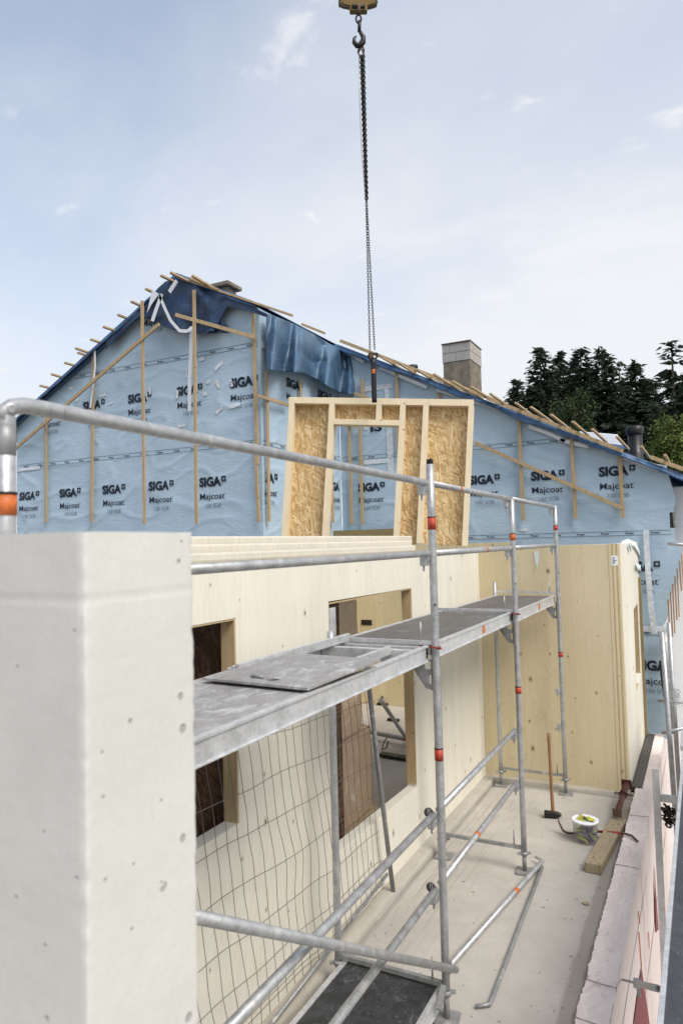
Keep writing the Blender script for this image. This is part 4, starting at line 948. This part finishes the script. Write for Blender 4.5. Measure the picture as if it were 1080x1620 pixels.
# chimneys
ch = MB(); x0, x1 = hy(339, 470, 5.5).x, hy(360, 470, 5.5).x; yb_ = hx(374, 478, x1).y
ch.box((x0, 5.5, 6.2), (x1, yb_, hy(350, 455, 5.5).z)); cho = ch.build('chimney', M['rough'], rfo, .008)
zt = hy(350, 450, 5.45).z; MB().box((x0-.08, 5.42, zt-.03), (x1+.07, yb_+.08, zt+.04)).build('chimney_cap', M['rough'], cho, .01)
x0, x1 = hy(700, 560, 9).x, hy(745, 560, 9).x; zt = hy(720, 543, 9).z; zm = hy(720, 572, 9).z
x1 = x0+.55; ch = MB().box((x0, 9, 4.8), (x1, 9.75, zm)); cho = ch.build('chimney', M['rough'], rfo, .01)
b = MB(); hb_ = (zt-zm)/2
for i in range(2):
    for j in range(2):
        o_ = .27 if i == 0 else .15; xs = [x0-.01, x0-.01+o_, x1+.01]; b.box((xs[j]+(.004 if j else 0), 8.99, zm+i*hb_+.004), (xs[j+1], 9.76, zm+(i+1)*hb_-.004))
b.build('chimney_blocks', M['stone'], cho, .006)
MB().box((x0-.02, 8.97, zt), (x1+.02, 9.77, zt+.02)).build('chimney_cap', M['rust2'], cho)
p = hy(697, 605, 8.9); MB().box((x0-.30, 9.0, 4.8), (x0-.005, 9.5, p.z+.12)).build('chimney_foot', M['stone'], cho, .02)
# vents and roof light
p = hy(1004, 700, 8.6); r_ = .14; zt = hy(1004, 676, 8.6).z
MB().tube([(p.x, 8.6, 3.4), (p.x, 8.6, zt-.1)], r_*.82, 20).tube([(p.x, 8.6, z) for z in (zt-.12, zt-.10, zt-.01, zt+.02)], [r_*.9, r_, r_, r_*.8], 20).build('vent_pipe', M['black'], rfo)
p = hy(653, 582, 8.6); MB().tube([(p.x, 8.6, 5.2), (p.x, 8.6, p.z)], .06, 14).tube([(p.x, 8.6, z) for z in (p.z-.03, p.z, p.z+.05, p.z+.06)], [.09, .10, .09, .05], 14).build('vent_pipe', M['black'], rfo)
p = hy(945, 690, 10); b = MB().prism([[(-.5, 0), (.45, -.22), (.35, .0), (-.3, .12), (-.5, .12)]], (p.x, 10, p.z), (1, 0, 0), (0, 0, 1), -.6); b.build('roof_light', M['white'], rfo, .01)

# straps and tarps
t1_ = thing('tarpaulin', 'dark navy tarpaulin draped over the gable peak with white straps hanging down', 'tarpaulin', tuple(hy(300, 480, HY-.15)))
T = [(170, 541, 554), (185, 524, 537), (205, 504, 516), (225, 486, 500), (236, 475, 505), (246, 464, 512), (262, 446, 517), (280, 441, 524), (300, 446, 527), (330, 457, 527), (343, 462, 527), (350, 465, 505), (360, 469, 486), (380, 477, 488), (400, 486, 495), (424, 497, 503)]
def lerpT(T, x):
    for a, c in zip(T, T[1:]):
        if x <= c[0]: f = (x-a[0])/(c[0]-a[0]); return tuple(a[k]+(c[k]-a[k])*f for k in range(len(a)))
    return T[-1]
def tp1(u, v):
    x = 170+254*u; _, yt, yb = lerpT(T, x); y = yt+(yb-yt)*v
    p = hy(x, y, HY-.12); hang = (yb-yt)/80
    p.y += -(.05*hang*math.sin(x*.11+v*2.2+1.5*fbm(x*.03, v*2))*v+.10*hang*fbm(x*.035, v*2.5, 3.))-.02
    return p
MB().grid(tp1, 150, 40).build('sheet', M['tarp'], t1_, solid=.004)
MB().prism([[(p.x, p.z) for p in [hy(a, b_, HY-.12) for a, b_ in ((338, 488), (364, 520), (362, 527), (330, 527))]]], (0, HY-.12, 0), (1, 0, 0), (0, 0, 1), .004).build('sheet', M['tarp'], t1_)
def stripx(pts, wd, Y=HY-.27, nm='strap'): ribbon(MB(), [hy(x, y, Y) for x, y in pts], wd, (0, -1, 0)).build(nm, M['strap'], t1_)
stripx(((280, 444), (268, 462)), .075); stripx(((256, 465), (247, 490), (241, 508)), .07); stripx(((252, 467), (262, 490), (270, 507), (284, 523), (296, 524), (304, 518)), .05)
stripx(((303, 516), (302, 560), (300, 600), (300, 650)), .07, HY-.15)
stripx(((150, 552), (151, 580), (147, 615), (143, 645)), .04, HY-.12)
ps = [hy(x, y, HY-.2) for x, y in ((241, 458), (252, 465), (240, 482), (233, 495))]; MB().prism([[(p.x, p.z) for p in ps]], (0, HY-.2, 0), (1, 0, 0), (0, 0, 1), .004).build('white_flap', M['strap'], t1_)
t2_ = thing('tarpaulin', 'steel blue tarpaulin hanging in folds from the stepped roof edge, above the wood panel', 'tarpaulin', tuple(hx(490, 560, HX+.12)))
T2 = [(421, 496, 583), (440, 502, 588), (460, 510, 588), (480, 520, 590), (500, 531, 599), (520, 543, 612), (540, 554, 622), (556, 562, 624), (566, 567, 624), (572, 570, 600), (578, 574, 580)]
def tp2(u, v):
    x = 421+157*u; _, yt, yb = lerpT(T2, x); y = yt+(yb-yt)*v
    X = HX+.10+.12*(.3+v)*(1+math.sin(x*.16+.9*math.sin(x*.045)+v*1.3))+.13*abs(fbm(x*.028, v*1.6, 7.))+.05*fbm(x*.09, v*1.0, 1.)
    return hx(x, y, X)
MB().grid(tp2, 170, 60).build('sheet', M['tarp2'], t2_, solid=.004)

# ------------------------------------------------------------------ suspended wall panel and lifting gear
DP = 8.05
def camv(a, b_, c): return (RT*a+UP*b_+fwd*c)
exl = camv(5.02, -.232, -1).normalized(); upl = camv(1460, 26810, 1109).normalized(); upl = (upl-exl*upl.dot(exl)).normalized(); dn = -upl
eyl = exl.cross(dn).normalized()
if eyl.dot(fwd) < 0: eyl = -eyl
TL = hd(457, 628, 8.42)
def plane_hit(x, y):
    r0 = ray(x, y); q0 = CP+r0*((TL-CP).dot(eyl)/r0.dot(eyl))-TL; return q0.dot(exl), q0.dot(dn)
PW = plane_hit(749, 632)[0]; PH = plane_hit(739, 864)[1]
wpn = thing('wall_panel', 'prefabricated timber frame wall panel with strand board, hanging from the crane chain above the wall', 'wall panel', tuple(TL))
mat_ = Matrix((exl, eyl, -dn)).transposed().to_4x4(); mat_.translation = TL; wpn.matrix_world = mat_
def uu(px): return plane_hit(px, 640)[0]
def pb_box(u0, u1, v0, v1, d0, d1, nm, mt, bev=.002): return MB().box((u0, d0, -v1), (u1, d1, -v0)).build(nm, M[mt], wpn, bev, local=True)
k = PW/292; tk = 8.8*k; dpth = .12
pb_box(0, PW, 0, 10*k, 0, dpth, 'top_plate', 'stud')
for px in (457, 520.5, 632.5, 669, 740.5): pb_box(uu(px), uu(px)+tk, 10*k, PH, 0, dpth, 'stud', 'stud')
pb_box(uu(595), uu(595)+tk*.95, 10*k, 34*k, 0, dpth, 'stud', 'stud')
pb_box(uu(520.5)+tk, uu(632.5), 34*k, 42.5*k, 0, dpth, 'header', 'stud')
ins = .001
def bd(u0, u1, v0, v1): pb_box(u0, u1, v0, v1, dpth-.0, dpth+.018, 'strand_board', 'osb', 0)
bd(0, uu(529.3), 0, PH); bd(uu(529.3)+.001, uu(632.5), 0, 42.5*k); bd(uu(632.5)+.001, PW, 0, PH)
# strap, chain, hook
def cz(x, y): return hd(x, y, DP)
ls = thing('lifting_strap', 'black textile lifting strap with orange tag, looped over the panel top', 'strap', tuple(cz(592, 636)))
ribbon(MB(), [hd(590, 568, DP-.02), hd(591, 600, DP-.02), hd(592, 637, DP-.02)], .058, -fwd).build('webbing', M['black'], ls, solid=.008)
ribbon(MB(), [hd(590.3, 584, DP-.028), hd(590.7, 591, DP-.028)], .040, -fwd).build('tag', M['orange'], ls, solid=.003)
def ringlink(b, c, ax, side, L_, W_, r):
    pts = []
    for i in range(12):
        t = 2*math.pi*i/12; pts.append(c+ax*(L_/2-W_/2)*(1 if math.cos(t) > 0 else -1)*(0 if abs(math.cos(t)) < .01 else 1)+ax*W_/2*math.cos(t)+side*W_/2*math.sin(t))
    pts.append(pts[0]); b.tube(pts, r, 5, cap=False)
def chain(p, q_, pitch, L_, W_, r, name='chain_strand', parent=None, mt='dark', seed=0):
    b = MB(); p, q_ = Vector(p), Vector(q_); n = max(2, int((q_-p).length/pitch)); d = (q_-p).normalized(); s0 = RT; s1 = d.cross(s0).normalized()
    for i in range(n):
        a_ = (math.pi/2)*(i % 2)+.5; ringlink(b, p+d*pitch*(i+.5), d, s0*math.cos(a_)+s1*math.sin(a_), L_, W_, r)
    b.build(name, M[mt], parent)
lc = thing('lifting_chain', 'long thin crane chain sling, doubled in its upper third, carrying the wood panel', 'chain', tuple(cz(590, 566)))
chain(cz(579, 322), cz(585, 556), .030, .040, .020, .0031, parent=lc); chain(cz(580, 322), cz(592.5, 556), .030, .040, .020, .0031, parent=lc)
chain(cz(571, 88), cz(579.5, 320), .030, .042, .034, .0062, parent=lc); chain(cz(574.5, 88), cz(580, 318), .030, .042, .034, .0062, parent=lc); chain(hd(572.5, 90, DP+.03), hd(579, 316, DP+.03), .030, .042, .030, .006, parent=lc)
MB().tube([cz(567.5, 86), cz(568.5, 150), cz(572, 240), cz(577, 305), cz(579, 322)], .0065, 6).build('cable', M['steel'], lc)
b = MB(); c0 = cz(590, 566); 
for (dx, dy, r0) in ((0, 0, .045), (3, -3, .035), (-4, -4, .03)): ringlink(b, cz(590+dx, 566+dy), UP*.8+RT*.3, RT, r0*2.2, r0*1.6, .010)
b.build('shackle', M['dark'], lc); MB().bar(cz(584, 565), cz(590, 562), .05, .05, fwd).build('shortener', M['rust2'], lc, .008)
hk = thing('crane_hook', 'ochre and black crane hook block with swivel hook, cut off by the top edge', 'crane hook', tuple(cz(567, 60)))
def oval(pts, r, nm, mt, par=hk, n=8): return MB().tube([cz(x, y) for x, y in pts], r, n).build(nm, M[mt], par)
ring = lambda cx, cy, rx, ry, a0=0, a1=360, n=24: [(cx+rx*math.cos(math.radians(a0+(a1-a0)*i/n)), cy+ry*math.sin(math.radians(a0+(a1-a0)*i/n))) for i in range(n+1)]
bk_ = MB().prism([[(x-566, -(y-0)) for x, y in ((537, -30), (595, -30), (597, 0), (590, 3), (581, 5), (581, 12), (553, 12), (553, 5), (543, 3), (535, 0))]], cz(566, 0)+fwd*.04, RT*DP/F, UP*DP/F, -.08)
bk_.build('block', M['yellow'], hk, .01)
oval(ring(548, 3, 11, 8.5, 90, 250), .010, 'guard_loop', 'dark'); oval(ring(583, 3, 13, 9, -70, 90), .010, 'guard_loop', 'dark'); oval(((556, 11), (577, 11)), .022, 'lower_bar', 'dark')
oval(((567.5, 8), (567.5, 22)), .022, 'swivel', 'rust2', n=10)
oval(ring(567, 30, 4, 6.5), .011, 'link', 'dark'); oval(((568.5, 33), (568, 50)), .020, 'shank', 'dark', n=10)
hkp = ((568, 48), (571, 53), (574.5, 59), (574, 67), (570, 72), (564, 72), (560, 67), (560, 61), (563, 57)); MB().tube([cz(*p) for p in hkp], [.018, .022, .028, .032, .034, .030, .026, .018, .008], 12).build('hook', M['dark'], hk)
oval(((577, 54), (571, 62), (568, 68)), .010, 'latch', 'steel'); oval(ring(571, 81, 4.5, 8), .009, 'link', 'dark'); oval(((566, 83), (571, 76), (575, 84), (574, 90)), .013, 'shortener', 'rust2')

# ------------------------------------------------------------------ white wall, balcony slats, cloth, vent at the right
nb = thing('neighbour_building', 'plain white rendered neighbouring wall at the right edge beyond the blue membrane', 'building', (2.5, 8.5, -2.8))
MB().box((.86, 7.05, -2.8), (5.5, 11, zroof(1.0)-.28)).build('wall', M['white'], nb, .01)
p = hy(1063, 822, 6.7); tag(MB().tube([(p.x, 6.68, p.z-.115), (p.x, 6.68, p.z+.1)], .035, 16).build('black_cylinder', M['black']), 'short black ribbed pipe piece at the edge of the blue membrane', 'pipe')
b = MB()
for k in range(9): b.tube([(p.x+.012, 6.676, p.z-.10+k*.022), (p.x+.012, 6.676, p.z-.091+k*.022)], .030, 12)
b.build('rib', M['steel_dark'], bpy.data.objects['black_cylinder'])
sr = thing('slat_stack', 'row of brown wooden slats hanging diagonally in front of the white wall at the right', 'wooden slats', tuple(hy(1065, 960, 6.5)))
for k in range(7):
    xa = 1056+k*3.5; yt = 948-k*12; yb = 1028-k*13-(k % 2)*8-(20 if k > 4 else 0)
    P0_, P1_ = hy(xa, yt, 6.55-.02*k), hy(xa+3.5, yb, 6.55-.02*k); MB().bar(P0_, P1_, .015, .05, (0, -1, 0)).build('slat', M['brownwood'], sr, .002)
# pipe / conduit beside membrane edge
cdt = MB().tube([hy(1043, 1003, 6.7), hy(1046, 1040, 6.7), hy(1052, 1075, 6.7), hy(1058, 1100, 6.7)], .012, 8).tube([hy(1050, 1000, 6.72), hy(1053, 1060, 6.72), hy(1062, 1160, 6.72)], .05, 14)
tag(cdt.build('drain_pipe', M['steel_dark']), 'grey drainpipe with a loose cable beside the lower membrane edge', 'pipe')
ck = MB()
ribbon(ck, [hy(1044, 1045, 6.66), hy(1048, 1080, 6.66), hy(1054, 1122, 6.66), hy(1058, 1132, 6.66)], .045, (0, -1, 0))
tag(ck.build('rubber_strip', M['black'], None, solid=.006), 'black rubber strip hanging beside the drainpipe', 'strip')
cl = thing('cloth_strap', 'white cloth strap with teal print, draped over the corner of the pale timber box', 'cloth', (.64, 4.45, 2.8))
ribbon(MB(), [hx(983, 862, .60), hx(993, 858, .64), hx(1003, 862, .672), hx(1009, 872, .672), hx(1014, 885, .68), hx(1020, 896, .69), hx(1018, 902, .69), hx(1006, 896, .675)], .085, (1, -.3, .1), seg=5).build('band', M['bandage'], cl, solid=.004)
ribbon(MB(), [hx(994, 862, .68), hx(997, 870, .68)], .05, (1, 0, 0)).build('print', M['teal'], cl, solid=.003); ribbon(MB(), [hx(1005, 893, .685), hx(1007, 902, .685)], .04, (1, 0, 0)).build('print', M['teal'], cl, solid=.003)

# ------------------------------------------------------------------ trees
def leafmat(name, a, b, c=None):
    n = NT(name, .75, 0, .15); oi = n.t.nodes.new('ShaderNodeNewGeometry')
    f = n.noise(.55, 3); g_ = oi.outputs['Random Per Island']
    base = n.mix(n.rng(f, .3, .7), a, b); base = n.mix(n.math('MULTIPLY', g_, .45), base, tuple(v*1.7 for v in b)); n.col(base); return n.m
M['spruce'] = leafmat('spruce_needles', (.012, .020, .013), (.026, .037, .022)); M['pine'] = leafmat('pine_needles', (.018, .030, .016), (.035, .050, .025))
M['leafd'] = leafmat('dark_leaves', (.025, .042, .018), (.05, .075, .03)); M['leafy'] = leafmat('yellow_green_leaves', (.06, .085, .022), (.10, .135, .035)); M['bark'] = plain('bark', (.05, .04, .03), .9, 0, .3)
def conifer(px, ptop, D, half_px, base_z, label, mt, seed, thin=1., name='conifer_tree'):
    rr = random.Random(seed); top = hd(px, ptop, D); k = D/F; H = top.z-base_z; Rm = half_px*k
    root = thing(name, label, 'tree', (top.x, top.y, base_z), 'dark conifers behind the roof')
    MB().tube([(top.x, top.y, base_z+H*t) for t in (0, .3, .7, 1)], [.28, .22, .10, .02], 8).build('trunk', M['bark'], root)
    b = MB(); vis = min(H, 260*k); z = top.z-.15; rad0 = 0
    while z > top.z-vis:
        t = (top.z-z)/vis; rad = Rm*min(1.25, (.05+2.1*t**.8))*(.78+.35*rr.random()); n = max(3, int((6+9*t)*thin))
        for i in range(n):
            an = rr.uniform(0, 6.283); L = rad*rr.uniform(.55, 1.12); droop = rr.uniform(-.05, .30)*(1 if t > .15 else -.5); m_ = max(2, int(L/.20))
            d_ = Vector((math.cos(an), math.sin(an), 0)); s_ = Vector((-d_.y, d_.x, 0))
            for j in range(1, m_+1):
                f = j/m_; c = Vector((top.x, top.y, z))+d_*L*f-Vector((0, 0, 1))*(droop*L*f*f-.10*L*max(0, f-.7))
                for q in range(3):
                    sz = (.22+.26*(1-f))*(.7+.7*rr.random()); e1_ = (d_*rr.uniform(.3, 1)+s_*rr.uniform(-1, 1)+Vector((0, 0, rr.uniform(-.5, .25)))).normalized(); e2_2 = e1_.cross(Vector((rr.uniform(-1, 1), rr.uniform(-1, 1), rr.uniform(-.3, 1)))).normalized()
                    o = c+Vector((rr.gauss(0, .09), rr.gauss(0, .09), rr.gauss(0, .07))); b.add([o-e2_2*sz*.22, o+e1_*sz, o+e2_2*sz*.22, o-e1_*sz*.3], [(0, 1, 2, 3)])
        z -= rr.uniform(.14, .24)*(1 if thin >= 1 else 1.6)
    b.build('crown', M[mt], root)
def broadleaf(px, ptop, D, half_px, hpx, base_z, label, mt, seed, n=5200, sz=.14):
    rr = random.Random(seed); k = D/F; top = hd(px, ptop, D); Rx, Rz = half_px*k, hpx*k*.5; ctr = Vector((top.x, top.y, top.z-Rz))
    root = thing('broadleaf_tree', label, 'tree', (top.x, top.y, base_z), 'leafy trees behind the roof')
    b = MB().tube([(top.x, top.y, base_z), (top.x+.05, top.y, (base_z+ctr.z)/2), (top.x, top.y, ctr.z)], [.16, .12, .05], 8)
    cl_ = []
    for i in range(46):
        d_ = Vector((rr.gauss(0, 1), rr.gauss(0, 1), rr.gauss(0, 1))).normalized(); f = rr.uniform(.35, .95); cl_.append((ctr+Vector((d_.x*Rx, d_.y*Rx, d_.z*Rz))*f, rr.uniform(.16, .34)*Rx)); b.tube([ctr-Vector((0, 0, Rz*.5)), cl_[-1][0]], [.03, .01], 5)
    b.build('trunk', M['bark'], root); b = MB()
    for i in range(n):
        c, r = cl_[rr.randrange(46)]; o = c+Vector((rr.gauss(0, r*.6), rr.gauss(0, r*.6), rr.gauss(0, r*.6))); e1_ = Vector((rr.gauss(0, 1), rr.gauss(0, 1), rr.gauss(0, 1))).normalized(); e2_2 = e1_.cross(Vector((rr.gauss(0, 1), rr.gauss(0, 1), 1))).normalized(); s_ = sz*rr.uniform(.5, 1.1)
        b.add([o, o+e1_*s_*.5+e2_2*s_*.3, o+e1_*s_, o+e1_*s_*.5-e2_2*s_*.3], [(0, 1, 2, 3)])
    b.build('crown', M[mt], root)
D0 = 38
for i, (px, pt_, dd_, hp2) in enumerate(((868, 592, 44, 46), (932, 586, 43, 50), (975, 606, 45, 46), (1025, 600, 43, 44), (1075, 605, 44, 40))):
    conifer(px, pt_, dd_, hp2, -3, ('wide dark conifer filling the gap low behind the chimney side of the row', 'wide dark conifer filling the gap behind the middle spruces', 'wide dark conifer behind the sparse grey-green top', 'wide dark conifer behind the vent pipe, lower than its neighbours', 'wide dark conifer at the right edge behind the yellow-green tree')[i], 'spruce', 70+i, 1)
for i, a in enumerate(((816, 600, D0+2, 28, 'broad dark conifer, lowest at the left end of the row behind the chimney', 'spruce', 1), (853, 549, D0, 36, 'tall dark spruce right of the chimney with pointed top', 'spruce', 1),
        (883, 556, D0+3, 34, 'blunt-topped dark conifer, second pointed crown from the chimney', 'spruce', 1), (917, 551, D0+1, 38, 'dark spruce with ragged top in the middle of the row', 'spruce', 1),
        (950, 551, D0-1, 40, 'dark spruce with thin spire directly above the roof light', 'spruce', 1), (978, 572, D0+2, 26, 'sparse grey-green conifer top between two darker spruces', 'pine', .5), (1003, 571, D0, 44, 'wide greenish dark conifer behind the black vent pipe', 'pine', 1),
        (1061, 539, D0-6, 46, 'open-branched tall conifer at the right edge, with sky between its limbs', 'spruce', .55), (1085, 590, D0-2, 60, 'dense mid-green conifer cut by the right edge below the tall one', 'pine', 1))):
    conifer(a[0], a[1], a[2], a[3]*1.15, -3, a[4], a[5], 20+i, a[6])
broadleaf(903, 602, 30, 34, 120, -3, 'lighter olive green leafy tree in front of the dark conifers, above the roof edge', 'leafd', 5, 5200)
broadleaf(1062, 652, 22, 40, 110, -3, 'yellow-green leafy tree at the right edge below the conifers', 'leafy', 6, 5200, .13)
bpy.context.view_layer.update()
